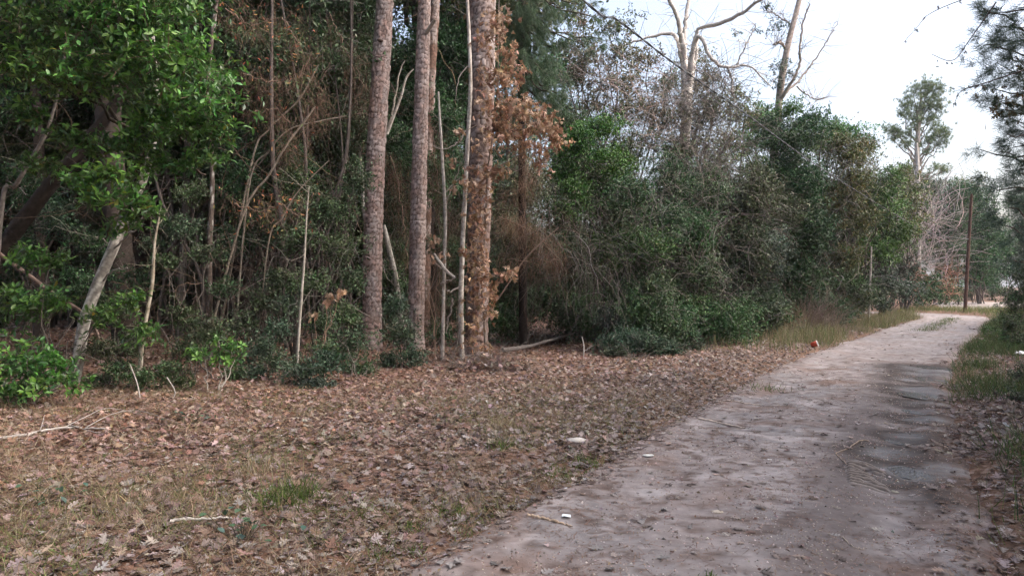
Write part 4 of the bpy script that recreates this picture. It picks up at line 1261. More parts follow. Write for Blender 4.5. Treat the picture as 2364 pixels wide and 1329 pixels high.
HEDGE = [  # label, base px, blobs, leaf size, cover, palette, leaf mat
    ('glossy green bush climbing high right of the small pine', 'shrub', (1400, 822), [(1340, 330, 17.5, 70, 65), (1390, 290, 17.8, 60, 45), (1330, 440, 17, 55, 50), (1300, 400, 17.5, 40, 40), (1420, 360, 17.5, 60, 50)], .055, .75, BRIGHT),
    ('dark tangled bush overhanging the hollow right of the thick pine', 'shrub', (1480, 826), [(1450, 450, 16.8, 80, 70), (1480, 560, 16.4, 85, 70), (1400, 560, 16.8, 60, 60), (1510, 660, 16.4, 80, 65), (1540, 500, 17, 70, 70), (1440, 680, 16.6, 60, 55), (1530, 740, 16.2, 70, 45)], .05, .6, HEDGEGREEN),
    ('silvery small-leaved bush with arching twigs above the low brush', 'shrub', (1600, 800), [(1560, 400, 19, 80, 80), (1600, 520, 18.6, 80, 80), (1620, 620, 18.4, 80, 60), (1580, 690, 18.2, 70, 60), (1640, 440, 19.2, 70, 60)], .055, .6, HEDGEGREEN),
    ('broad blue-green bush leaning over the dead brush pile', 'shrub', (1700, 780), [(1690, 460, 21, 80, 70), (1720, 560, 20.6, 85, 70), (1760, 620, 20.6, 75, 50), (1660, 640, 20.4, 60, 60), (1740, 690, 20.4, 60, 45), (1780, 550, 21, 60, 60)], .06, .62, YAUPON_BLUE),
    ('tall dense dark-green evergreen, darkest bush by the road', 'tree', (1850, 765), [(1830, 330, 25, 75, 70), (1860, 430, 24.6, 70, 75), (1850, 540, 24.4, 75, 70), (1800, 410, 25, 60, 60), (1840, 610, 24.4, 65, 50), (1800, 500, 24.6, 55, 60), (1880, 510, 24.8, 50, 60), (1790, 300, 26, 60, 50), (1870, 290, 25.5, 50, 45), (1800, 680, 24, 60, 40)], .075, .85, DARKEVER),
    ('olive-yellow leaved tree right of the darkest evergreen', 'tree', (1960, 745), [(1930, 340, 29, 50, 60), (1970, 400, 29, 65, 70), (1940, 470, 28.6, 60, 70), (1990, 500, 29, 60, 60), (1950, 580, 28.6, 55, 55), (1980, 350, 30, 45, 45)], .085, .75, OLIVE),
    ('green leafy tree top rising behind the olive tree', 'tree', (1935, 735), [(1920, 300, 33, 50, 35), (1960, 310, 33, 45, 30), (1890, 320, 33, 40, 40), (1995, 330, 33, 30, 30)], .095, .8, BRIGHT),
    ('low green bushes below the olive tree at the grass edge', 'shrub', (1960, 740), [(1950, 650, 28, 55, 40), (1980, 690, 28, 45, 28), (2010, 670, 29, 35, 40), (1930, 700, 27.5, 40, 25)], .08, .7, YAUPON),
    ('bright green tree halfway along the hedgerow to the pole', 'tree', (2040, 730), [(2040, 480, 35, 50, 60), (2070, 540, 35, 45, 55), (2020, 430, 36, 40, 50), (2060, 420, 36, 40, 40), (2030, 580, 34.5, 40, 50)], .10, .8, BRIGHT),
    ('dark evergreen shrubs at the foot of the bright green tree', 'shrub', (2050, 730), [(2040, 650, 34, 45, 45), (2080, 660, 35, 40, 40), (2020, 690, 33.5, 40, 25), (2090, 620, 36, 30, 40)], .10, .75, YAUPON_BLUE),
    ('ochre-leaved tree with bare tips behind the bright green tree', 'tree', (2090, 724), [(2090, 450, 41, 35, 45), (2105, 520, 41, 30, 50), (2110, 430, 42, 25, 40), (2085, 400, 42, 30, 25)], .12, .6, OLIVE),
    ('dark shrub mass at the road bend left of the pole', 'shrub', (2140, 716), [(2130, 650, 46, 45, 45), (2165, 670, 47, 35, 35), (2110, 680, 45, 35, 28), (2190, 660, 49, 30, 40)], .13, .75, DARKEVER),
    ('dense dark pine-green tree just right of the pole', 'tree', (2262, 706), [(2265, 520, 56, 32, 70), (2260, 610, 56, 34, 60), (2275, 450, 57, 26, 40), (2290, 560, 58, 30, 60), (2285, 640, 58, 35, 40), (2212, 530, 55, 26, 12), (2228, 505, 55, 20, 14)], .15, .85, DARKEVER),
    ('thin-crowned tree with sky showing through, left of the bare giant', 'tree', (1385, 800), [(1370, 130, 22, 55, 40), (1430, 110, 22, 40, 35), (1340, 180, 22, 40, 40), (1400, 190, 22, 40, 35), (1330, 90, 22.5, 40, 30), (1450, 190, 22.5, 45, 45), (1500, 240, 22.5, 50, 45), (1440, 260, 22, 50, 40), (1530, 190, 23, 35, 40), (1380, 240, 22, 45, 40), (1330, 130, 23, 45, 50), (1420, 60, 23.5, 50, 40), (1480, 140, 23.5, 50, 50), (1340, 30, 23.5, 45, 40), (1540, 270, 22.5, 45, 50), (1480, 320, 22, 50, 40), (1630, 240, 23, 45, 50), (1560, 340, 22, 50, 40)], .085, .5, ([(.13, .15, .085), (.16, .17, .1), (.1, .12, .07), (.2, .17, .12)], None)),
    ('yellow-green vine-covered crown below the bare giant', 'tree', (1630, 780), [(1620, 200, 25, 40, 35), (1650, 260, 25, 45, 40), (1590, 260, 25, 40, 45), (1680, 310, 25, 45, 40), (1700, 260, 26, 35, 35), (1610, 330, 24.5, 50, 40), (1660, 370, 24, 60, 45), (1640, 160, 25.5, 40, 40), (1700, 210, 26, 40, 35), (1730, 260, 26, 35, 35), (1550, 180, 25.5, 35, 35), (1600, 130, 26, 30, 30)], .08, .42, ([(.13, .15, .075), (.16, .175, .09), (.1, .125, .06), (.2, .17, .1)], None)),
    ('green tree behind the darkest evergreen, its top in the sky', 'tree', (1790, 750), [(1770, 270, 29, 50, 35), (1810, 250, 29, 40, 35), (1740, 290, 29, 40, 35), (1720, 330, 28, 45, 45), (1750, 390, 27, 50, 50)], .085, .75, BRIGHT),
]
for (lab, cat, (bx, by), bl, L, cov, pl) in HEDGE:
    b0 = ground_at(bx, by)
    blobs = hb(bl)
    yb = np.mean([b[0][1] for b in blobs])
    b0 = A((bx - CX) / F * yb, yb, 0)
    for k_ in range(0 if pl is BRIGHT and bx < 1500 else 5 if cat == 'shrub' else 4):      # low skirt down to the ground
        sx = np.mean([b[0][0] for b in blobs]) + rng.uniform(-1, 1) * 1.1 * max(b[1][0] for b in blobs)
        ny_ = yb + rng.uniform(-.7, .9)
        if float(road_t(sx, ny_)) > -2.9 - max(0, yb - 24) * .06:
            continue
        blobs.append((A(sx, ny_, rng.uniform(.5, 1.1)), A(.95, .9, .8) * rng.uniform(.8, 1.2) * max(1, yb / 24)))
    shrub('hedgerow_' + cat, lab, cat, b0, blobs, L * 1.42, cov * 1.15, pl, None, 8 if cat == 'shrub' else 10, .02 if cat == 'shrub' else .05, lpt=11, tw=.15, twlen=(.3, .8), twr=.0045 * L / .05 * .8, shell=.25, droop=.25, barkcol=(.09, .075, .068))

# low blue-green brush in front of the dark bushes
for lab, (bx, by), bl, pl in (
        ('low blue-green brush behind the long fallen pole', (1460, 838), [(1440, 780, 15.4, 70, 40), (1500, 790, 15.2, 70, 40), (1550, 800, 15.4, 50, 32), (1400, 730, 16, 50, 40), (1420, 810, 15, 50, 22)], YAUPON_BLUE),
        ('smaller blue-green brush at the open leaf slope', (1570, 830), [(1570, 770, 17, 55, 35), (1600, 800, 16.6, 45, 25), (1540, 820, 15.5, 40, 20)], YAUPON_BLUE),
        ('bright green weed in front of the low blue-green brush', (1465, 848), [(1465, 835, 14.3, 20, 16)], BRIGHT),
        ('upright green seedling before the dead brush pile', (1690, 768), [(1690, 720, 22.5, 18, 40), (1700, 690, 22.5, 14, 20)], BRIGHT)):
    blobs = hb(bl)
    shrub('low_shrub', lab, 'shrub', ground_at(bx, by), blobs, .055, .75, pl, None, 6, .008, lpt=12, tw=.35, twlen=(.25, .6), twr=.0035, shell=.15, droop=.15)

# ------------------------------------------------------------------ bare twiggy things
def bare(name, label, cat, lo, hi, n, ln, r, palette, grav=-.1, up=.3, wob=.45, d0=None, group=None):
    base = A((lo[0] + hi[0]) / 2, (lo[1] + hi[1]) / 2, min(lo[2], hi[2]))
    o = empty(name, base, label, cat, group)
    g_ = Geo()
    tangle(g_, lo, hi, n, ln, r, palette, grav, wob, 7, up, 3, d0)
    tag(g_.build('stems', M_TWIG, o), kind='stuff')
    return o


def box(px0, py0, px1, py1, Y0, Y1):
    a, b = at(px0, py0, Y0), at(px1, py1, Y0)
    return (min(a[0], b[0]), Y0, min(a[2], b[2])), (max(a[0], b[0]), Y1, max(a[2], b[2]))


bare('vine_curtain', 'curtain of grey hanging vines right of the thick pine', 'vines', *box(1240, 470, 1400, 640, 14.9, 16), 110, 1.8, .005, ([(.15, .135, .125), (.2, .18, .165), (.1, .085, .075)], None), -.35, 0, .35)
bare('vine_curtain', 'brown hanging vines above the dark hollow', 'vines', *box(1150, 450, 1330, 650, 15.6, 17), 110, 1.5, .006, TWIGBROWN, -.3, 0, .4)
bare('brush_pile', 'grey dead brush pile at the foot of the blue-green bush', 'brush', *box(1580, 640, 1690, 740, 18.2, 20.5), 420, 1.5, .008, TWIGGREY, -.1, .3)
bare('bare_shrub', 'grey bare twigs mingled in the silvery bush', 'shrub', *box(1520, 330, 1700, 620, 17.6, 19.2), 315, 1.3, .006, TWIGGREY, -.12, .4)
bare('bare_shrub', 'big cloud of grey twigs below the bare giant', 'shrub', *box(1540, 150, 1720, 460, 21.5, 23.6), 900, 2.2, .009, TWIGGREY, -.1, .5)
bare('bare_shrub', 'pinkish bare twigs left of the bare giant', 'shrub', *box(1400, 140, 1560, 330, 20.5, 23), 420, 1.8, .008, ([(.3, .25, .23), (.24, .18, .165), (.36, .31, .28)], None), -.08, .5)
bare('bare_shrub', 'thin twigs against the sky above the glossy green bush', 'shrub', *box(1310, 90, 1440, 300, 20.5, 22), 135, 1.6, .008, TWIGGREY, -.05, .6)
bare('bare_shrub', 'arching grey canes on the front of the dark tangled bush', 'shrub', *box(1400, 420, 1560, 720, 15.6, 16.6), 189, 1.4, .005, TWIGGREY, -.22, .4)
bare('bare_shrub', 'arching grey canes over the blue-green bush', 'shrub', *box(1640, 380, 1800, 660, 19.6, 20.8), 189, 1.7, .006, TWIGGREY, -.25, .6)
bare('bare_shrub', 'grey-brown bare thicket in the olive tree', 'shrub', *box(1900, 330, 2020, 680, 27.2, 29), 189, 2.2, .010, TWIGGREY, -.1, .6)
bare('bare_tree_thicket', 'pale pinkish bare thicket left of the pole', 'thicket', *box(2100, 450, 2220, 660, 46, 50), 405, 3.6, .020, ([(.3, .26, .25), (.36, .32, .31), (.24, .2, .19)], None), 0, .9, .3)
bare('bare_shrub', 'rust-brown dead shrub at the road bend', 'shrub', *box(2095, 610, 2125, 680, 43, 44), 90, 1.6, .018, ([(.24, .11, .08), (.3, .15, .11)], None), -.05, .5)
bare('bare_shrub', 'rust-brown dead bush just left of the pole', 'shrub', *box(2195, 610, 2215, 690, 44, 45), 72, 1.4, .018, ([(.26, .13, .09), (.3, .16, .12)], None), -.05, .5)
bare('bare_shrub', 'twiggy undergrowth in the shade left of the first pine', 'shrub', *box(480, 560, 840, 850, 12.3, 14.5), 120, 1.3, .005, TWIGGREY, -.15, .4)
bare('bare_shrub', 'wiry undergrowth below the big glossy crown', 'shrub', *box(200, 560, 480, 860, 10.6, 13), 70, 1.2, .005, TWIGBROWN, -.15, .4)
bare('bare_shrub', 'wiry dead twigs around the pale saplings', 'shrub', *box(990, 400, 1090, 830, 14, 15), 117, .9, .004, TWIGBROWN, -.15, .3)
bare('bare_shrub', 'tangled brown twigs at the top right of the glossy crown', 'shrub', *box(540, 0, 830, 420, 13, 15.5), 50, 1.6, .006, TWIGBROWN, -.2, .2)
bare('bare_shrub', 'fine grey twigs in the dark wood at the far left', 'shrub', *box(0, 300, 330, 620, 12, 14), 60, 1.6, .006, TWIGGREY, -.1, .4)
# broom-like dead weeds by the road
o = empty('dead_weed', ground_at(1875, 745), 'bushy grey-brown dead weed clump behind the tall roadside grass', 'weed')
g = Geo()
tangle(g, at(1830, 740, 23) * A(1, 1, 0), at(1890, 740, 24.2) * A(1, 1, 0) + A(0, 0, .1), 520, 1.7, .006, ([(.2, .155, .135), (.26, .2, .175), (.15, .115, .1)], None), -.04, .25, 9, 1, 3, (.42, -.1, .75))
tag(g.build('stems', M_TWIG, o), kind='stuff')

# ------------------------------------------------------------------ the bare giant and its neighbours against the sky
def bare_tree(label, Y, main, limbs, col, twn=260, col2=None):
    P = [at(px, py, Y) for px, py, w in main]
    P[0][2] = -.1
    o = empty('bare_tree', A(P[0][0], P[0][1], 0), label, 'tree')
    trunk(P, [w * .4 * Y / F for *_, w in main], col, col2 or A(*col) * 1.5, 12, .1, .08, .5, 5).build('trunk', M_BARK, o)
    gt_ = Geo()
    for pts in limbs:
        Q = [at(px, py, Y + dy) for px, py, w, dy in pts]
        ww = [w * .4 * Y / F for *_, w, _ in pts]
        n_ = 30
        Qs = path(Q, n_); dd_ = np.r_[0, np.cumsum(np.linalg.norm(np.diff(np.array(Q), axis=0), axis=1))]
        Qs[1:-1] += rng.normal(0, .02, (n_ - 2, 3))
        g_ = Geo()
        tubes(g_, Qs, np.interp(np.linspace(0, 1, n_), dd_ / dd_[-1], ww)[None], A(*col) * rng.uniform(.85, 1.15), 7)
        g_.build('limb', M_BARK, o)
        k = max(1, int(twn / len(limbs)))
        i = rng.integers(n_ // 4, n_, k)
        d_ = norm(rng.normal(0, 1, (k, 3)) + A(0, 0, .5)); L_ = rng.uniform(.4, 1.5, k)
        t = np.linspace(0, 1, 6)[None, :, None]
        PP = Qs[i][:, None] + d_[:, None] * L_[:, None, None] * t + np.cumsum(rng.normal(0, .05, (k, 6, 3)), 1) * t
        tubes(gt_, PP, .012 * np.linspace(1, .4, 6)[None], A(*col), 3)
    tag(gt_.build('twigs', M_TWIG, o), kind='stuff')
    return o


PALE_GLARE = (.5, .46, .43)  # pale bark, its colour lightened further to imitate glare from the sky
bare_tree('huge pale bare tree forking wide against the white sky', 24, [(1575, 770, 30), (1575, 500, 28), (1580, 340, 27), (1585, 250, 34), (1582, 180, 26), (1578, 130, 20)],
          [[(1578, 140, 20, 0), (1572, 80, 15, -.3), (1560, 30, 12, -.5), (1545, 0, 11, -.7), (1525, -60, 8, -1)], [(1580, 150, 14, 0), (1582, 60, 13, .4), (1590, 0, 12, .6), (1600, -80, 8, 1)],
           [(1588, 210, 20, 0), (1600, 110, 13, -.4), (1612, 70, 9, -.5), (1640, 60, 12, -.8), (1690, 45, 11, -1.2), (1730, 20, 9, -1.6), (1760, -5, 8, -2), (1830, -60, 5, -2.4)],
           [(1590, 230, 18, 0), (1610, 90, 10, .6), (1605, 75, 9, .8)], [(1586, 200, 14, 0), (1560, 85, 12, .3), (1520, 82, 9, .5), (1470, 95, 6, .6), (1430, 110, 4, .8)],
           [(1588, 190, 12, 0), (1610, 85, 12, -.6), (1640, 130, 10, -.8), (1660, 150, 9, -.9), (1690, 155, 7, -1), (1720, 150, 6, -1.1), (1750, 170, 5, -1.3), (1780, 200, 3, -1.4)],
           [(1680, 155, 7, -1), (1688, 180, 5, -1), (1692, 215, 4, -1)], [(1700, 152, 5, -1), (1725, 100, 4, -1.1), (1745, 55, 3, -1.2)]], PALE_GLARE, 150)
bare_tree('leaning pale tree trunk rising out of the green tree top', 30, [(1770, 745, 26), (1785, 400, 24), (1797, 250, 20), (1805, 180, 20), (1820, 100, 17), (1838, 30, 15), (1850, -20, 14), (1880, -160, 9)],
          [[(1798, 235, 14, 0), (1825, 195, 9, -.4), (1845, 150, 7, -.6), (1850, 70, 5, -.8), (1870, 10, 4, -1)], [(1800, 225, 10, 0), (1840, 190, 6, .6), (1880, 140, 5, 1), (1915, 85, 3, 1.2), (1935, 50, 2, 1.3)],
           [(1812, 110, 8, 0), (1800, 98, 6, -.4), (1785, 105, 4, -.6)], [(1830, 60, 6, 0), (1800, 40, 4, .4), (1770, 25, 3, .8)], [(1840, 200, 5, .5), (1880, 230, 3, .6), (1910, 225, 2, .8)]], (.3, .25, .22), 170)
o = empty('bare_tree', at(2112, 700, 62) * A(1, 1, 0), 'slim pale snag standing behind the ochre-leaved tree', 'tree')
trunk([at(2122, 690, 50), at(2122, 480, 50), at(2116, 330, 50)], [.12, .11, .09], (.4, .36, .33), (.5, .47, .44), 8, .3).build('trunk', M_BARK, o)
stem('sapling', 'pale dead sapling standing before the low bushes by the grass', [(2006, 742), (2008, 680), (2010, 620), (2012, 570)], 30, [5, 5, 4, 3], col=(.34, .3, .27), col2=W, branches=[([(2009, 600), (1998, 612), (1985, 618)], 3)])
# leaves on the leaning tree: ivy sprays
g = Geo(); gt_ = Geo()
lt = [b for b in bpy.data.objects if b.get('label', '').startswith('leaning pale')][0]
leaves(g, gt_, hb([(1805, 150, 29.6, 28, 32), (1790, 60, 29.8, 30, 25), (1770, 15, 29.6, 25, 18), (1830, 170, 29.4, 22, 20), (1790, 190, 29.6, 30, 20), (1700, 75, 29, 18, 10), (1750, 70, 29, 18, 8)]), .085, .3, YAUPON_BLUE, tw=.3, shell=.1)
tag(g.build('foliage', M_LEAF, lt), kind='stuff')

# ------------------------------------------------------------------ the pine standing alone against the sky
o = empty('lone_pine', at(2118, 690, 62) * A(1, 1, 0), 'tall round-crowned pine standing alone against the white sky', 'tree')
PY = 62
trunk([at(2119, 690, PY) * A(1, 1, 0), at(2118, 500, PY), at(2117, 360, PY), at(2122, 270, PY), at(2128, 215, PY)], [.3, .27, .22, .16, .08], (.36, .31, .28), (.46, .42, .38), 10, .3).build('trunk', M_BARK, o)
gs, gn = Geo(), Geo()
pts = []
LP = [(2135, 195, 30, 14), (2160, 205, 25, 14), (2110, 215, 20, 12), (2150, 230, 30, 18), (2095, 240, 22, 18), (2130, 250, 30, 18), (2165, 250, 18, 18), (2085, 265, 18, 12), (2110, 280, 25, 18), (2150, 275, 22, 16), (2055, 300, 22, 14), (2075, 310, 20, 14), (2100, 310, 18, 12),
      (2165, 300, 22, 18), (2180, 310, 16, 16), (2150, 320, 22, 15), (2170, 335, 20, 14), (2090, 330, 20, 12), (2140, 350, 16, 10), (2165, 388, 24, 10), (2180, 395, 14, 8), (2060, 320, 14, 8), (2120, 335, 14, 10), (2140, 215, 20, 10)]
for (px, py, rx, rz) in LP:
    c, r = B(px, py, PY, rx, rz)
    limb(gs, at(2118, min(py + 70, 420), PY), c, .09, .03, (.27, .22, .19), .1, 8, 4)
    k = int(rx * rz / 5)
    pts.append(c + rng.normal(0, .5, (k, 3)) * r)
tag(gs.build('branches', M_BARK, o), kind='stuff')
pts = np.concatenate(pts)
needles(gn, pts, norm(rng.normal(0, .6, (len(pts), 3)) + UP), 16, .42, ([(.14, .2, .1), (.2, .24, .11), (.11, .16, .09)], None), .03, .8, .1)
tag(gn.build('needles', M_NEEDLE, o), kind='stuff')

# ------------------------------------------------------------------ right verge: near pine reaching into the frame, brush, far trees
o = empty('roadside_pine', (6.9, 8.6, 0), 'near pine at the right edge whose needle boughs hang into view', 'tree')
pine_trunk([(6.9, 8.6, -.1), (6.95, 8.7, 4), (7.0, 8.8, 9), (7, 8.9, 14)], [.15, .14, .11, .04], 5, 31, hue=(.2, .14, .12), res=.03).build('trunk', M_PLATE, o)
gs, gn = Geo(), Geo()
pts, dirs = [], []
for (px, py, n) in ((2270, 20, 8), (2300, 60, 10), (2335, 100, 12), (2310, 150, 10), (2350, 160, 12), (2290, 250, 8), (2330, 275, 10), (2350, 330, 9), (2310, 350, 5), (2345, 375, 8), (2300, 440, 7), (2350, 440, 9), (2320, 520, 7), (2350, 520, 9), (2360, 560, 8), (2340, 600, 6), (2290, 30, 7), (2330, 60, 10), (2300, 110, 7), (2345, 130, 10), (2270, 105, 5), (2320, 170, 10), (2355, 200, 10), (2290, 205, 6), (2340, 240, 8), (2310, 235, 7), (2355, 290, 7), (2325, 310, 5), (2340, 340, 4), (2355, 400, 7), (2320, 395, 5), (2340, 430, 7), (2360, 470, 7), (2330, 480, 4), (2262, 345, 2), (2400, 100, 12), (2400, 300, 12), (2420, 420, 10), (2360, -20, 10), (2310, -30, 8), (2350, 20, 8)):
    Y = 8.6 + rng.uniform(-1.0, .6)
    e_ = at(px, py, Y)
    P = limb(gs, (6.93, 8.65, e_[2] - rng.uniform(-.1, .5)), e_, .02, .006, (.1, .08, .07), .08, 9, 4, -.03)
    for q in range(n):
        pts.append(e_ + rng.normal(0, .12, 3)); dirs.append(norm(e_ - P[5]) + A(-.1, 0, -.1))
needles(gn, np.array(pts), np.array(dirs), 46, .19, ([(.08, .125, .09), (.1, .15, .1), (.06, .1, .08)], None), .0045, .7, .2)
tag(gs.build('branches', M_BARK, o), kind='stuff')
tag(gn.build('needles', M_NEEDLE, o), kind='stuff')
g = Geo()
pos = np.concatenate([at(px, py, 8.2) + rng.normal(0, .1, (12, 3)) for px, py in ((2330, 220), (2350, 250), (2300, 225), (2345, 150), (2325, 260), (2360, 180))])
k = len(pos)
place(g, OAKS[1], pos, norm(rng.normal(0, .7, (k, 3)) - UP * .6), rand_dirs(k), rng.uniform(.08, .12, k), .07, pal(k, [(.16, .1, .05), (.2, .14, .06), (.07, .08, .035)]))
ob = empty('oak_sprig', at(2340, 240, 8.2), 'brown-leaved oak sprig caught in the near pine boughs at the right edge', 'branch')
tag(g.build('leaves', M_DRY, ob), kind='stuff')
g = Geo()
limb(g, at(2400, 200, 8.4), at(2300, 240, 8.1), .012, .004, (.1, .08, .07), .1, 10, 5)
g.build('branch', M_TWIG, ob)

# a bare oak twig with a few leaves high over the road
ob = empty('overhanging_twig', at(2330, 20, 7.2), 'thin twig with few blue-grey leaves hanging over the road before the sky', 'branch')
g = Geo(); gl = Geo()
for pts in ([(2420, -60), (2250, -10), (2150, 30), (2120, 60), (2085, 100)], [(2300, 5), (2240, 90), (2200, 140), (2150, 125)], [(2400, 150), (2280, 190), (2220, 210), (2200, 250)]):
    Q = path([at(px, py, 7.2 + .2 * i) for i, (px, py) in enumerate(pts)], 20)
    tubes(g, Q, np.linspace(.009, .003, 20)[None], (.13, .11, .1), 4)
    i = rng.integers(9, 20, 16)
    pos = Q[i] + rng.normal(0, .03, (16, 3))
    place(gl, OAKS[2], pos, norm(rng.normal(0, .6, (16, 3)) - UP * .6), rand_dirs(16), rng.uniform(.03, .06, 16), .03, pal(16, [(.1, .1, .09), (.08, .1, .08), (.14, .1, .08)]))
g.build('twig', M_TWIG, ob)
tag(gl.build('leaves', M_DRY, ob), kind='stuff')

RV = [
    ('dark verge shrub at the right edge past the white scrap', (2345, 790), [(2350, 700, 19, 40, 45), (2380, 640, 19, 50, 60), (2330, 750, 18, 40, 25), (2360, 780, 17, 40, 25)], .06, .6, YAUPON),
    ('leafy green weeds on the right verge beyond the puddles', (2290, 790), [(2290, 760, 21, 32, 16), (2320, 775, 19, 35, 18), (2340, 800, 17, 30, 18), (2275, 790, 19, 20, 10)], .06, .5, BRIGHT),
    ('dark low shrub filling the right edge in the near verge', (2350, 960), [(2350, 920, 9.2, 45, 55), (2330, 1000, 8.3, 45, 35), (2370, 860, 10.2, 50, 50), (2290, 960, 9.4, 30, 25), (2350, 1060, 7.4, 40, 35)], .045, .4, YAUPON),
    ('dark tree mass at the right edge behind the verge', (2380, 740), [(2400, 560, 26, 60, 70), (2360, 620, 27, 45, 50), (2420, 680, 24, 70, 60), (2350, 680, 30, 35, 30)], .08, .6, DARKEVER),
    ('slender dark pine-like tree beyond the clearing at right', (2325, 700), [(2325, 560, 66, 25, 40), (2330, 620, 66, 30, 35), (2315, 510, 66, 14, 25)], .18, .6, DARKEVER),
    ('thin-leaved tree at the top right of the pole', (2250, 705), [(2222, 425, 60, 26, 18), (2262, 415, 60, 22, 18), (2220, 460, 60, 30, 25), (2250, 480, 58, 30, 30), (2200, 420, 62, 25, 15)], .17, .4, OLIVE),
]
for lab, (bx, by), bl, L, cov, pl in RV:
    blobs = hb(bl)
    yb = np.mean([b[0][1] for b in blobs])
    shrub('verge_shrub' if L < .08 else 'verge_tree', lab, 'shrub' if L < .08 else 'tree', ((bx - CX) / F * yb, yb), blobs, L, cov, pl, None, 6, .012 if L < .08 else .03, lpt=11, tw=.5, twr=.004 * L / .05, shell=.2)

# ------------------------------------------------------------------ utility pole and its cable
PP = ground_at(2227, 722)
o = empty('utility_pole', (PP[0], PP[1], float(gz(PP[0], PP[1]))), 'reddish-brown wooden utility pole leaning by the road bend', 'pole')
top = at(2243, 448, PP[1])
shaft = trunk([(PP[0], PP[1], -.3), (.5 * (PP[0] + top[0]), PP[1], top[2] * .5), tuple(top)], [.1, .092, .078], (.095, .055, .043), (.07, .045, .037), 16, .1, .03, .55, 8).build('shaft', M_BARK, o)
hook = at(2236, 552, PP[1] - .17)
g = Geo()
tubes(g, [hook + A(0, .12, 0), hook, hook + A(-.05, -.06, 0)], .02, (.3, .3, .3), 6)
g.build('cable_hook', M_PLASTIC, shaft)
# cable: twisted pair of conductors, sagging from the pole towards a pole behind the camera
end = hook + A(-.05, -.06, 0)
mid = [(2235, 552, 1), (2150, 538, .9), (2050, 485, .75), (1880, 378, .55), (1720, 262, .42), (1560, 150, .33), (1430, 50, .275), (1340, -5, .24)]
o = empty('overhead_cable', end, 'black twisted overhead cable sagging across the sky to the pole', 'cable')
Q = [end]
for (px, py, f_) in mid[1:]:
    Q.append(at(px, py, PP[1] * f_))
Q += [A(-2.4, 5.2, 6.6), A(-6.5, -.5, 7.6)]
Q = path(Q, 500)
ph = np.r_[0, np.cumsum(np.linalg.norm(np.diff(Q, axis=0), axis=1))] * 6
for k in range(2):
    off = .011 * np.stack([np.cos(ph + k * math.pi), 0 * ph, np.sin(ph + k * math.pi)], 1)
    g = Geo()
    tubes(g, Q + off, .011, (.02, .02, .022), 5)
    g.build('conductor', M_PLASTIC, o)

# ------------------------------------------------------------------ grass
def blades(g_, x, y, hgt, w, palette, lean=.45, z=None):
    n = len(x)
    z = (np.maximum(gz(x, y), -1) if z is None else z)
    pos = np.stack([x, y, z], 1)
    place(g_, T_BLADE, pos, norm(UP + rng.normal(0, lean, (n, 3)) * A(1, 1, .2)), norm(rng.normal(0, 1, (n, 3)) * A(1, 1, .1)), hgt, w, pal(n, *palette))


GREEN = ([(.09, .14, .035), (.12, .17, .045), (.07, .11, .03), (.2, .18, .08)], [3, 2, 2, 1])
DRYG = ([(.33, .26, .17), (.27, .2, .13), (.38, .32, .22), (.2, .19, .09)], [3, 3, 2, 1.4])
for (px, py, rx, n, h_, p_, lab) in (
        (650, 1165, .22, 170, .2, GREEN, 'green grass tuft in the leaf litter at lower left'), (705, 1158, .13, 90, .2, GREEN, 'smaller green grass tuft right beside the lower left one'),
        (1290, 1085, .22, 150, .07, GREEN, 'bright low grass patch where the leaves meet the road'), (1355, 1055, .18, 120, .08, GREEN, 'low grass patch on the leafy edge of the road'),
        (1045, 1175, .13, 70, .08, GREEN, 'little grass tuft at the ragged near road edge'), (955, 1210, .1, 60, .07, GREEN, 'short grass tuft between leaves near the road'),
        (875, 1270, .13, 70, .06, GREEN, 'flat green grass patch at the bottom of the leaf litter'), (950, 1250, .1, 50, .06, GREEN, 'tiny grass patch near the bottom leaf edge'),
        (1150, 1040, .16, 60, .16, GREEN, 'thin grass tuft in the middle of the litter slope'), (620, 1100, .3, 110, .2, DRYG, 'straw-coloured grass tuft behind the green one'),
        (1165, 990, .25, 90, .18, DRYG, 'dry grass tuft halfway up the litter slope'), (300, 1190, .35, 120, .16, DRYG, 'dry grass tuft at the lower left'), (1770, 890, .35, 120, .1, GREEN, 'low green grass spot on the left road edge'),
        (1640, 1322, .06, 40, .05, GREEN, 'single green grass spot on the near road')):
    p = ground_at(px, py)
    o = empty('grass_tuft', (p[0], p[1], float(road_z(p[0], p[1]))), lab, 'grass tuft', 'grass tufts in the litter')
    g = Geo()
    x, y = p[0] + rng.normal(0, rx * .5, n), p[1] + rng.normal(0, rx * .5, n)
    blades(g, x, y, h_ * rng.uniform(.5, 1.3, n), .006, p_, .55, road_z(x, y))
    tag(g.build('blades', M_GRASS, o), kind='stuff')

# dry grass through the litter, tall grass by the road, green verge at right
g = Geo()
n = 46000
Yr = rng.uniform(3.2, 13, n) ; Xr = rng.uniform(-.8, .35, n) * Yr
t = road_t(Xr, Yr)
dn = fbm(Xr * 1.1, Yr * 1.1, 61)
ok = (t < -1.25) & (rng.random(n) < np.clip((dn - .42) * 5, 0, .9)) & (Yr < 11.5)
blades(g, Xr[ok], Yr[ok], rng.uniform(.05, .2, ok.sum()), .0035, DRYG, .8)
n = 40000
Yr = rng.uniform(3.6, 11, n); Xr = rng.uniform(-.78, .2, n) * Yr
t = road_t(Xr, Yr); dn = fbm(Xr * 1.6, Yr * 1.6, 66)
ok = (t < -1.2) & (rng.random(n) < np.clip((dn - .52 + .1 * np.exp(-((t + 1.8) / .6) ** 2)) * 8, 0, .9))
blades(g, Xr[ok], Yr[ok], rng.uniform(.03, .11, ok.sum()), .005, ([(.12, .17, .05), (.16, .19, .07), (.2, .19, .09)], None), .9)
tag(g.build('dry_grass', M_GRASS), 'thin dry grass standing through the leaf litter', 'grass', kind='stuff')
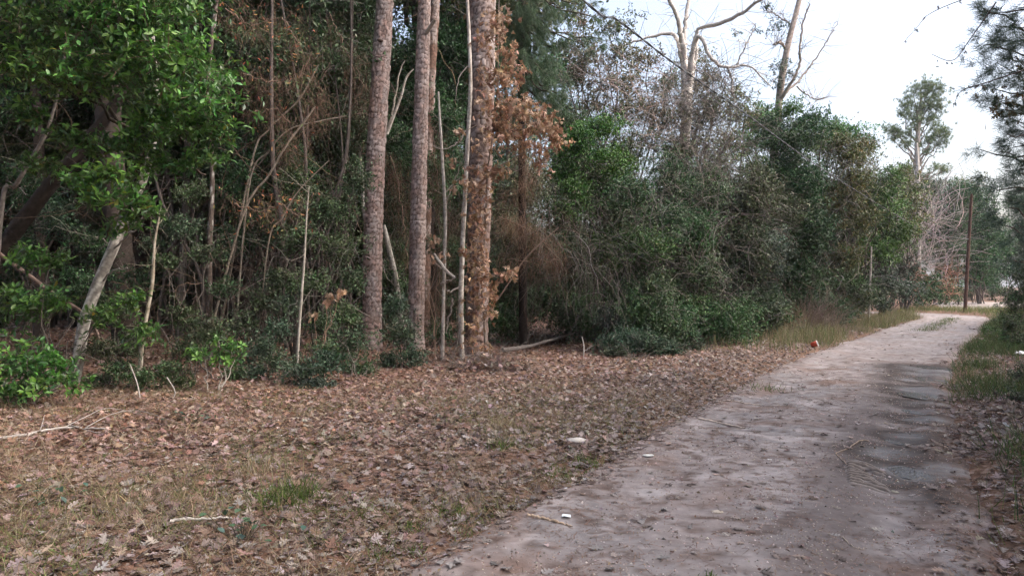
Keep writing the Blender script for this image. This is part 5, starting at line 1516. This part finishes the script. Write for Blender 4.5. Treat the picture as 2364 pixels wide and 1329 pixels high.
g = Geo()
n = 30000
s_ = rng.uniform(0, 1, n)
i = (np.searchsorted(RL[:, 1][:np.argmax(RL[:, 1] > 36)], 10) + s_ * (np.argmax(RL[:, 1] > 36) - np.searchsorted(RL[:, 1][:np.argmax(RL[:, 1] > 36)], 10))).astype(int)
off = -1.45 - np.abs(rng.normal(0, 1.0, n))
x, y = RL[i, 0] + RN[i, 0] * off + rng.normal(0, .15, n), RL[i, 1] + RN[i, 1] * off + rng.normal(0, .15, n)
k = np.clip((fbm(x * .5, y * .5, 63) - .45) * 6, 0, .8) * np.clip((y - 14) / 8, .03, 1)
ok = (rng.random(n) < k) & (np.hypot(x - ground_at(1880, 800)[0], y - ground_at(1880, 800)[1] + .5) > .75)
hh = rng.uniform(.15, .55, n) * np.clip((y - 8) / 10, .35, 1.1)
blades(g, x[ok], y[ok], hh[ok], .009, ([(.11, .15, .05), (.14, .17, .065), (.3, .25, .15), (.34, .28, .19), (.22, .17, .12)], [3, 3, 2.5, 2, 2]), .3)
tag(g.build('roadside_grass', M_GRASS), 'green and tan grass along the left edge of the road', 'grass', kind='stuff')
g = Geo()
n = 1800
x, y = np.concatenate([at(px, 745, 22.5)[0] + rng.normal(0, .35, 300) for px in (1780, 1830, 1860, 1900, 1940, 1960)]), 22.5 + rng.normal(0, .8, 1800)
y = y + (x - x.min()) * .7
blades(g, x, y, rng.uniform(.5, 1.25, n), .009, DRYG, .16)
tag(g.build('tall_dry_grass', M_GRASS), 'tall tan grass stalks standing before the dead weed clump', 'grass', kind='stuff')
g = Geo()
n = 52000
i = rng.integers(np.argmax(RL[:, 1] > 1.5), np.argmax(RL[:, 1] > 37), n)
off = 1.55 + np.abs(rng.normal(0, 1.5, n))
x, y = RL[i, 0] + RN[i, 0] * off, RL[i, 1] + RN[i, 1] * off
k = np.clip((fbm(x * .8, y * .8, 67) - .36) * 5, 0, 1) * np.clip((off - 1.5) / .6, 0, 1) * np.clip((y - 3) / 3, .35, 1)
ok = rng.random(n) < k
blades(g, x[ok], y[ok], rng.uniform(.08, .34, ok.sum()), .008, ([(.075, .12, .045), (.105, .15, .05), (.15, .14, .07), (.05, .09, .04)], [3, 3, 1.5, 2]), .5)
tag(g.build('verge_grass', M_GRASS), 'dark green grass and weeds covering the right verge', 'grass', kind='stuff')
g = Geo()
n = 1500
i = rng.integers(np.argmax(RL[:, 1] > 25), np.argmax(RL[:, 1] > 35), n)
off = rng.normal(0.0, .22, n) + .05
x, y = RL[i, 0] + RN[i, 0] * off, RL[i, 1] + RN[i, 1] * off
blades(g, x, y, rng.uniform(.04, .14, n), .010, GREEN, .6, road_z(x, y) - .01)
tag(g.build('median_grass', M_GRASS), 'strip of grass between the wheel tracks of the far road', 'grass', kind='stuff')
g = Geo()
n = 9000
x, y = rng.uniform(21, 36, n), rng.uniform(36.5, 47, n)
ok = (np.abs(road_t(x, y)) > 1.7) & (x / y > .56)
x, y = x[ok], y[ok]
blades(g, x, y, rng.uniform(.15, .5, len(x)), .016, ([(.12, .15, .05), (.17, .18, .07), (.26, .22, .12)], [3, 2, 1]), .4)
tag(g.build('bend_grass', M_GRASS), 'grass and weeds around the foot of the pole', 'grass', kind='stuff')

# ------------------------------------------------------------------ leaf litter
def litter_points(n, y0, y1, xl, xr):
    Yr = y0 + (y1 - y0) * rng.random(n)
    Xr = (xl + (xr - xl) * rng.random(n)) * (Yr + 1.0)
    return Xr, Yr


def litter_prob(x, y):
    t = road_t(x, y)
    h = road_half(x, y)
    off = np.where(t > 0, t - .22, -t) - h
    p = np.clip((off + .3) / .5, 0, 1) ** 1.5
    p = np.where(t > 0, np.clip((off + .35) / .7, 0, 1) * np.clip(1.25 - .55 * np.clip(off - .5, 0, 2), .3, 1) * np.clip(1.6 - (y - 4) * .085, .2, 1), p)
    p = np.where(t < 0, p * np.clip(1.05 - np.clip(y - 14, 0, 9) * .07 * (x > 2.5), .2, 1), p)
    stray = .03 * (fbm(x * 1.3, y * 1.3, 71) > .46) + .015
    wet_ = road_surface(x, y, t)[1]
    return np.maximum(p * np.clip(.1 + 1.5 * fbm(x * 1.1, y * 1.1, 72), .2, 1.1), stray) * np.clip(1.15 - 1.6 * wet_, .05, 1), t


def litter_set(n, y0, y1, xl, xr, tpls, Lr, tilt, palette=LITTER, lift=.012):
    x, y = litter_points(n, y0, y1, xl, xr)
    p, t = litter_prob(x, y)
    ok = rng.random(n) < p
    x, y, t = x[ok], y[ok], t[ok]
    m = len(x)
    z = road_z(x, y) + rng.uniform(.002, lift * 2, m) * np.clip((np.abs(t) - .9) * 2, .25, 1)
    a = rng.uniform(0, 2 * math.pi, m)
    flat = np.clip((np.abs(t) - 1.0) * 1.5, .3, 1)
    d_ = norm(np.stack([np.cos(a), np.sin(a), rng.normal(0, tilt, m) * flat], 1))
    nn = norm(UP + rng.normal(0, tilt, (m, 3)) * flat[:, None])
    nn = np.where(rng.random((m, 1)) < .4, -nn, nn)
    col = pal(m, *palette, j=.2)
    # leaves lying out in the open by the road are bleached greyer, those back at the wood's edge fresher
    bl_ = np.clip(1 - (np.abs(t) - 1.3) / 2.2, 0, 1)[:, None] * rng.uniform(.2, 1, (m, 1))
    grey = col.mean(1, keepdims=True) * A(1.12, 1.0, .97) * 1.12
    col = col * (1 - .75 * bl_) + grey * .75 * bl_
    fr = np.clip((-t - 3.5) / 3, 0, 1)[:, None]
    col = col * (1 - .4 * fr) + .4 * fr * col * A(1.1, .85, .72)
    L = rng.uniform(*Lr, m)
    return np.stack([x, y, z], 1), d_, nn, L, col


g = Geo()
P, D, N_, L, C = litter_set(25000, 3.0, 7.2, -.80, .80, OAKS, (.04, .105), .28)
# the 300 that show largest become single leaves
size = L / np.maximum(P[:, 1], .5) * (.7 + .6 * rng.random(len(P)))
inside = (np.abs(P[:, 0]) < .72 * P[:, 1]) & (P[:, 1] > 3.9) & (P[:, 1] < 6.5)
big = np.argsort(-np.where(inside, size, 0))[:300]
rest = np.setdiff1d(np.arange(len(P)), big)
k = rng.integers(0, 8, len(P))
for s in range(8):
    q = rest[k[rest] == s]
    place(g, OAKS[s], P[q], D[q], N_[q], L[q], L[q] * rng.uniform(.75, 1.05, len(q)), C[q])
P2, D2, N2, L2, C2 = litter_set(62000, 6.8, 11.5, -.80, .76, None, (.05, .11), .32)
place(g, OAKS[3], P2[::10], D2[::10], N2[::10], L2[::10], L2[::10] * .9, C2[::10])
m_ = np.ones(len(P2), bool); m_[::10] = False
place(g, T_LITTER, P2[m_], D2[m_], N2[m_], L2[m_], L2[m_] * rng.uniform(.7, 1.1, m_.sum()), C2[m_])
P3, D3, N3, L3, C3 = litter_set(60000, 11.2, 20, -.80, .76, None, (.06, .125), .38)
place(g, T_LIT4, P3, D3, N3, L3, L3 * .9, C3)
P4, D4, N4, L4, C4 = litter_set(26000, 19, 40, -.75, .75, None, (.1, .2), .4)
place(g, T_SMALL, P4, D4, N4, L4, L4 * .7, C4)
tag(g.build('leaf_litter', M_DRY), 'brown and grey oak leaf litter covering the ground beside the road', 'leaf litter', kind='stuff')
tt = road_t(P[big, 0], P[big, 1])
shp = np.array(pal(24, *LITTER, j=.15))
groups = ((tt <= -1.5, 'curled brown oak leaf lying in the near leaf litter left of the road', 'near fallen leaves left of the road', shp[:8]),
          ((tt > -1.5) & (tt < 1.0), 'grey flattened oak leaf lying on the near dirt road', 'near fallen leaves on the road', shp[8:16].mean(1, keepdims=True) * A(1.08, 1.0, .97) * 1.15),
          (tt >= 1.0, 'brown oak leaf lying in the litter along the near right road edge', 'near fallen leaves right of the road', shp[16:]))
for msk, lab, grp, cc in groups:
    q = big[msk]
    if len(q):
        for ob in lone_leaves(None, P[q], OAKS, M_DRY, L[q], .9, D[q], N_[q], np.array(cc), name='fallen_leaf', shapes=8):
            tag(ob, lab, 'leaf', grp)

# crumbs of broken leaf over the litter, grit and small stones over the road
g = Geo()
x, y = litter_points(48000, 3.0, 10, -.8, .78)
p_, t = litter_prob(x, y)
ok = rng.random(len(x)) < np.clip(p_ * 1.3, .05, 1)
x, y = x[ok], y[ok]; m = len(x)
a = rng.uniform(0, 6.28, m)
place(g, T_SMALL, np.stack([x, y, road_z(x, y) + rng.uniform(.002, .02, m)], 1), norm(np.stack([np.cos(a), np.sin(a), rng.normal(0, .2, m)], 1)), norm(UP + rng.normal(0, .4, (m, 3))), rng.uniform(.012, .04, m), rng.uniform(.008, .025, m), pal(m, *LITTER, j=.25) * .85)
tag(g.build('leaf_crumbs', M_DRY), 'crumbs of broken leaf mixed into the litter', 'leaf litter', kind='stuff')
g = Geo()
x, y = litter_points(120000, 2.8, 14, -.3, .72)
t = road_t(x, y)
ok = (np.abs(t) < 1.5) & (rng.random(len(x)) < np.clip((fbm(x * 2.2, y * 2.2, 91) - .3) * 2.4, .1, 1))
x, y = x[ok], y[ok]; m = len(x)
tet = np.array([(1, 0, 0), (-.5, .87, 0), (-.5, -.87, 0), (.1, .05, .9)]); tf = np.array([(0, 1, 3), (1, 2, 3), (2, 0, 3)])
a = rng.uniform(0, 6.28, m)
place(g, (tet, tf), np.stack([x, y, road_z(x, y) - .001], 1), np.stack([np.cos(a), np.sin(a), 0 * a], 1), np.broadcast_to(UP, (m, 3)), rng.lognormal(math.log(.005), .45, m), rng.lognormal(math.log(.006), .4, m), pal(m, [(.3, .24, .215), (.42, .36, .33), (.17, .12, .1), (.23, .15, .12), (.13, .11, .1)], [3, 2, 3, 2, 2]))
tag(g.build('road_grit', M_STONE), 'loose grit and small stones strewn over the dirt road', 'grit', kind='stuff')

# pine straw over litter and road
g = Geo()
x, y = litter_points(95000, 3.0, 13, -.8, .78)
t = road_t(x, y)
pr = np.where(np.abs(t) < 1.3, .85 * np.clip((fbm(x * 1.4, y * 1.4, 81) - .40) * 5, .1, 1), .8) * np.where(np.exp(-((t - .72) / .3) ** 2) > .5, .35, 1)
ok = rng.random(len(x)) < pr
x, y = x[ok], y[ok]; m = len(x)
a = rng.uniform(0, 2 * math.pi, m)
z = road_z(x, y) + np.where(np.abs(t[ok]) < 1.3, .004, rng.uniform(.005, .03, m))
place(g, T_NEEDLE, np.stack([x, y, z], 1), norm(np.stack([np.cos(a), np.sin(a), rng.normal(0, .05, m) + .02], 1)), norm(UP + rng.normal(0, .2, (m, 3))), rng.uniform(.06, .17, m), .0036, pal(m, [(.2, .11, .075), (.15, .085, .06), (.26, .17, .12), (.10, .065, .05)]))
tag(g.build('pine_straw', M_DRY), 'fine brown pine straw strewn over litter and road', 'pine straw', kind='stuff')

# small ground plants with blue-green leaves at the lower left
for (px, py, lab) in ((60, 1185, 'small blue-green ivy-like plant at the lower left corner'), (560, 1255, 'small blue-green plant below the little white stick'), (440, 985, 'low green sprig in the middle of the litter')):
    p = ground_at(px, py)
    o = empty('ground_plant', (p[0], p[1], float(gz(p[0], p[1]))), lab, 'plant')
    g = Geo(); gs = Geo()
    n = 26
    pos = p + rng.normal(0, 1, (n, 3)) * A(.16, .13, 0) ; pos[:, 2] = gz(pos[:, 0], pos[:, 1]) + rng.uniform(.05, .14, n)
    place(g, T_OVAL, pos, norm(rng.normal(0, 1, (n, 3)) * A(1, 1, .3)), norm(UP + rng.normal(0, .3, (n, 3))), rng.uniform(.04, .07, n), .04, pal(n, [(.05, .1, .075), (.06, .11, .06)]))
    tubes(gs, np.stack([np.broadcast_to(A(p[0], p[1], float(gz(p[0], p[1]))), (n, 3)) + (pos - p) * A(.3, .3, 0), pos], 1), .0025, (.12, .1, .07), 3)
    tag(g.build('leaves', M_LEAF, o), kind='stuff'); tag(gs.build('stems', M_TWIG, o), kind='stuff')

# ------------------------------------------------------------------ sticks, roots, scraps
def stick(name, label, pts, w, col, z=.02, cat='stick', twigs=(), Ys=None, mat=None):
    """pixels on the ground"""
    P = []
    for p in pts:
        q = ground_at(p[0], p[1]); q[2] = float(road_z(q[0], q[1])) + (p[2] if len(p) > 2 else z)
        P.append(q)
    P = np.array(P)
    o = empty(name, P[0], label, cat)
    Q = path(P, 26); Q[1:-1] += rng.normal(0, .004, (24, 3))
    r = w * .5 * P[:, 1].mean() / F
    g_ = Geo(); tubes(g_, Q, (r * np.linspace(1, .5, 26) * rng.uniform(.85, 1.15, 26))[None], A(*col), 7)
    sh = g_.build('shaft', M_BARK, o)
    for tw in twigs:
        T_ = []
        for p in tw:
            q = ground_at(p[0], p[1]); q[2] = float(gz(q[0], q[1])) + p[2]
            T_.append(q)
        g_ = Geo(); tubes(g_, path(T_, 12), np.linspace(r * .35, r * .12, 12)[None], A(*col), 5)
        g_.build('side_twig', M_BARK, sh)
    return o


stick('fallen_branch', 'pale grey fallen branch with thin side twigs at the far left', [(-30, 1030, .03), (60, 1018, .04), (120, 1006, .05), (175, 998, .04), (250, 1000, .03)], 8, (.33, .3, .28),
      cat='branch', twigs=[[(150, 1000, .05), (200, 985, .1), (250, 970, .12), (330, 972, .05)], [(165, 998, .06), (230, 1010, .03), (300, 1010, .02)], [(90, 1012, .04), (98, 1000, .1), (103, 990, .16)], [(200, 996, .04), (260, 985, .12), (320, 980, .14), (400, 985, .04)]])
stick('stick', 'short whitish stick in the leaf litter at lower left', [(393, 1230), (440, 1224), (490, 1219), (535, 1215)], 8, (.5, .46, .42), .035)
stick('stick', 'thick tan stick half bare at the road edge beside the white scrap', [(1218, 1177), (1250, 1185), (1290, 1190), (1320, 1196)], 9, (.4, .3, .22), .006)
stick('surface_root', 'pale root crossing the left edge of the road', [(1540, 948), (1575, 950), (1620, 960), (1660, 966), (1720, 978)], 8, (.47, .38, .32), .002, 'root')
stick('surface_root', 'second faint root running onto the road further up', [(1640, 915), (1680, 918), (1750, 924), (1800, 926)], 4, (.45, .36, .3), .002, 'root')
stick('surface_root', 'tan root bump beside the low grass patch', [(1318, 1096), (1340, 1095), (1370, 1098)], 7, (.4, .31, .25), .004, 'root')
stick('stick', 'bent thin twig lying over the tyre tread print', [(2005, 1006), (1985, 1008), (1965, 1020), (1945, 1030), (1930, 1036), (1940, 1050), (1958, 1068), (1966, 1075)], 3.2, (.33, .25, .2), .008)
stick('stick', 'thin curved twig lying low on the near right road', [(1944, 1224), (1955, 1236), (1975, 1245), (2002, 1246)], 3.2, (.4, .33, .28), .006)
stick('stick', 'slim twig on the road left of the far puddles', [(1700, 847), (1740, 851), (1780, 860)], 2.5, (.5, .42, .36), .008)
stick('fallen_pole', 'long grey fallen pole lying at the edge of the dark hollow', [(1160, 818, .06), (1220, 812, .1), (1280, 800, .18), (1340, 790, .3), (1400, 785, .5), (1430, 784, .6)], 9, (.22, .19, .175), cat='fallen pole')
stem('dead_sprig', 'short white dead sprig standing before the blue-green brush', [(1346, 832), (1348, 810), (1347, 792), (1343, 776)], 14.9, [3, 3, 2.5, 1.5], col=(.45, .42, .4), col2=W, cat='sprig', branches=[([(1349, 812), (1360, 803), (1368, 798)], 1.5)])
for k, (pts, lab) in enumerate((([(325, 935), (318, 890), (308, 860), (300, 840)], 'thin white bare stalk curving up at the litter edge'), ([(375, 950), (392, 925), (405, 905), (385, 870)], 'thin grey bare stalk leaning beside the white stalk'))):
    stem('dead_stalk', lab, pts, 9.6, [3, 3, 2, 2], col=(.42, .38, .36), col2=W, cat='stalk')
stem('leaning_branch', 'slender bare leaning stem rising right from the foot of the thick pine', [(1150, 690), (1180, 645), (1210, 600), (1245, 565), (1290, 525)], 14.0, [3, 3, 3, 3, 2], grounded=False, cat='branch', col=(.2, .14, .11), col2=(.24, .18, .15))

# heap of dead leafy twigs at the foot of the thick pine
p = ground_at(1130, 862)
o = empty('twig_heap', (p[0], p[1], float(gz(p[0], p[1]))), 'heap of dead twigs and curled leaves at the foot of the thick pine', 'heap')
g = Geo()
tangle(g, p + A(-.75, -.2, .02), p + A(.75, .4, .3), 170, .9, .004, TWIGGREY, -.12, .4, 9, .5)
tag(g.build('twigs', M_TWIG, o), kind='stuff')
g = Geo()
n = 260
pos = p + rng.normal(0, 1, (n, 3)) * A(.42, .22, 0); pos[:, 2] = gz(pos[:, 0], pos[:, 1]) + rng.uniform(.02, .3, n) * np.exp(-((pos[:, 0] - p[0]) / .5) ** 2)
for s in range(3):
    place(g, OAKS[s + 2], pos[s::3], norm(rng.normal(0, .8, (len(pos[s::3]), 3)) - UP * .3), rand_dirs(len(pos[s::3])), rng.uniform(.08, .14, len(pos[s::3])), .1, pal(len(pos[s::3]), *LITTER))
tag(g.build('leaves', M_DRY, o), kind='stuff')


def pebble(name, label, px, py, size, col, cat, mat, seed=0, z=.0):
    import bmesh
    bm = bmesh.new(); bmesh.ops.create_icosphere(bm, subdivisions=3, radius=1)
    v = np.array([q.co[:] for q in bm.verts]); f = np.array([[q.index for q in fa.verts] for fa in bm.faces]); bm.free()
    v = v * (1 + .35 * (fbm(v[:, 0] * 1.5 + seed, v[:, 1] * 1.5 + v[:, 2], seed) - .5)[:, None] * 2)
    p_ = ground_at(px, py); p_[2] = float(road_z(p_[0], p_[1]))
    g_ = Geo(); g_.add(p_ + v * A(*size) + A(0, 0, z), f, col)
    return tag(g_.build(name, mat), label, cat)


pebble('flat_stone', 'flat whitish stone lying on the left side of the road', 1497, 1047, (.055, .035, .012), (.58, .58, .55), 'stone', M_STONE, 3, .006)
pebble('flat_stone', 'pale weathered wood chunk in the litter at the road edge', 1330, 1020, (.11, .05, .035), (.5, .46, .43), 'wood chunk', M_STONE, 5, .015)
pebble('flat_stone', 'small tan chip lying on the middle of the near road', 1657, 1170, (.045, .03, .008), (.5, .43, .36), 'stone', M_STONE, 8, .004)


def scrap(label, px, py, size, col, seed, up=.02, name='litter_scrap', cat='scrap'):
    """crumpled thin sheet with thickness"""
    p_ = ground_at(px, py); p_[2] = float(road_z(p_[0], p_[1]))
    k = 9
    u_, v_ = np.meshgrid(np.linspace(-1, 1, k), np.linspace(-1, 1, k), indexing='ij')
    ed = 1 + .3 * (vnoise(u_ * 2 + seed, v_ * 2, seed) - .5)
    x, y = u_ * size[0] * ed, v_ * size[1] * ed
    zz_ = up + size[2] * (fbm(u_ * 1.6 + seed, v_ * 1.6, seed + 1) - .4)
    top_ = np.stack([x, y, zz_], -1).reshape(-1, 3); bot = top_ - A(0, 0, .002)
    f1 = grid_faces(k, k)
    g_ = Geo(); g_.add(np.r_[top_, bot] + p_, np.r_[f1, f1[:, ::-1] + k * k], col)
    return tag(g_.build(name, M_PLASTIC), label, cat)


scrap('small crumpled white paper scrap near the tan stick', 1307, 1180, (.03, .022, .02), (.8, .84, .86), 2, .012)
scrap('tiny white scrap on the road above the tan stick', 1306, 1115, (.012, .01, .01), (.75, .75, .75), 4, .006)
scrap('tiny white scrap on the middle of the road', 1776, 1053, (.02, .012, .012), (.8, .8, .8), 5, .008)
scrap('white plastic scrap in the right verge weeds', 2362, 832, (.11, .08, .16), (.85, .86, .86), 6, .14)
scrap('small white scrap on the road before the puddles', 1885, 832, (.035, .025, .02), (.75, .75, .74), 9, .012)

# red paper cup lying tipped in the grass
p = ground_at(1880, 800)
p[2] = float(gz(p[0], p[1]))
o = empty('paper_cup', p, 'crumpled red paper cup with white rim in the roadside grass', 'cup')
th = np.linspace(0, 2 * math.pi, 25)[:-1]
ax = norm(A(.75, -.5, .35)); s1 = norm(np.cross(ax, UP)); s2 = np.cross(s1, ax)
rings = [(-.08, .05), (-.075, .056), (0, .066), (.08, .076), (.082, .072), (.0, .06)]
c_ = p + A(0, 0, .095)
V = np.concatenate([c_ + ax * h_ + (np.cos(th)[:, None] * s1 + np.sin(th)[:, None] * s2) * (r_ * (1 + .12 * np.sin(th * 2 + h_ * 9)))[:, None] for h_, r_ in rings])
F_ = [(k * 24 + i, k * 24 + (i + 1) % 24, (k + 1) * 24 + (i + 1) % 24, (k + 1) * 24 + i) for k in range(5) for i in range(24)]
g = Geo(); g.add(V, F_, np.repeat(np.array([(.5, .07, .035)] * 4 + [(.8, .78, .76)] * 2), 24, 0)); cup = g.build('body', M_PLASTIC, o)
g = Geo()
tubes(g, np.r_[c_ + ax * .08 + (np.cos(th)[:, None] * s1 + np.sin(th)[:, None] * s2) * .077, (c_ + ax * .08 + s1 * .077)[None]], .006, (.85, .83, .82), 6)
g.build('rim', M_PLASTIC, cup)
# yellow plastic jug piece at the road bend
p = ground_at(2080, 722); p[2] = float(gz(p[0], p[1]))
o = empty('plastic_cap', p, 'yellow plastic container lying in the grass at the bend', 'container')
ax = norm(A(.9, -.4, .1)); s1 = norm(np.cross(ax, UP)); s2 = np.cross(s1, ax); c_ = p + A(0, 0, .32)
rings = [(-.2, .02), (-.19, .10), (0, .12), (.1, .11), (.16, .05), (.22, .045), (.22, .01)]
V = np.concatenate([c_ + ax * h_ + (np.cos(th)[:, None] * s1 + np.sin(th)[:, None] * s2) * r_ for h_, r_ in rings])
F_ = [(k * 24 + i, k * 24 + (i + 1) % 24, (k + 1) * 24 + (i + 1) % 24, (k + 1) * 24 + i) for k in range(6) for i in range(24)]
g = Geo(); g.add(V, F_, np.repeat(np.array([(.6, .52, .08)] * 4 + [(.7, .68, .55)] * 3), 24, 0)); g.build('body', M_PLASTIC, o)

# ------------------------------------------------------------------ a thin evening haze between the trees
hx = np.array([(x_, y_, z_) for x_ in (-1700.0, 1700.0) for y_ in (-1700.0, 1700.0) for z_ in (-1.6, 27.0)])
g = Geo()
g.add(hx, [(0, 1, 3, 2), (4, 6, 7, 5), (0, 4, 5, 1), (2, 3, 7, 6), (0, 2, 6, 4), (1, 5, 7, 3)], (1, 1, 1))
m = bpy.data.materials.new('haze')
m.use_nodes = True
nt = m.node_tree
nt.nodes.remove(nt.nodes['Principled BSDF'])
pv = nt.nodes.new('ShaderNodeVolumePrincipled')
pv.inputs['Color'].default_value = (.9, .93, 1, 1)
pv.inputs['Density'].default_value = .0004
nt.links.new(pv.outputs[0], nt.nodes['Material Output'].inputs['Volume'])
tag(g.build('haze', m), kind='stuff')
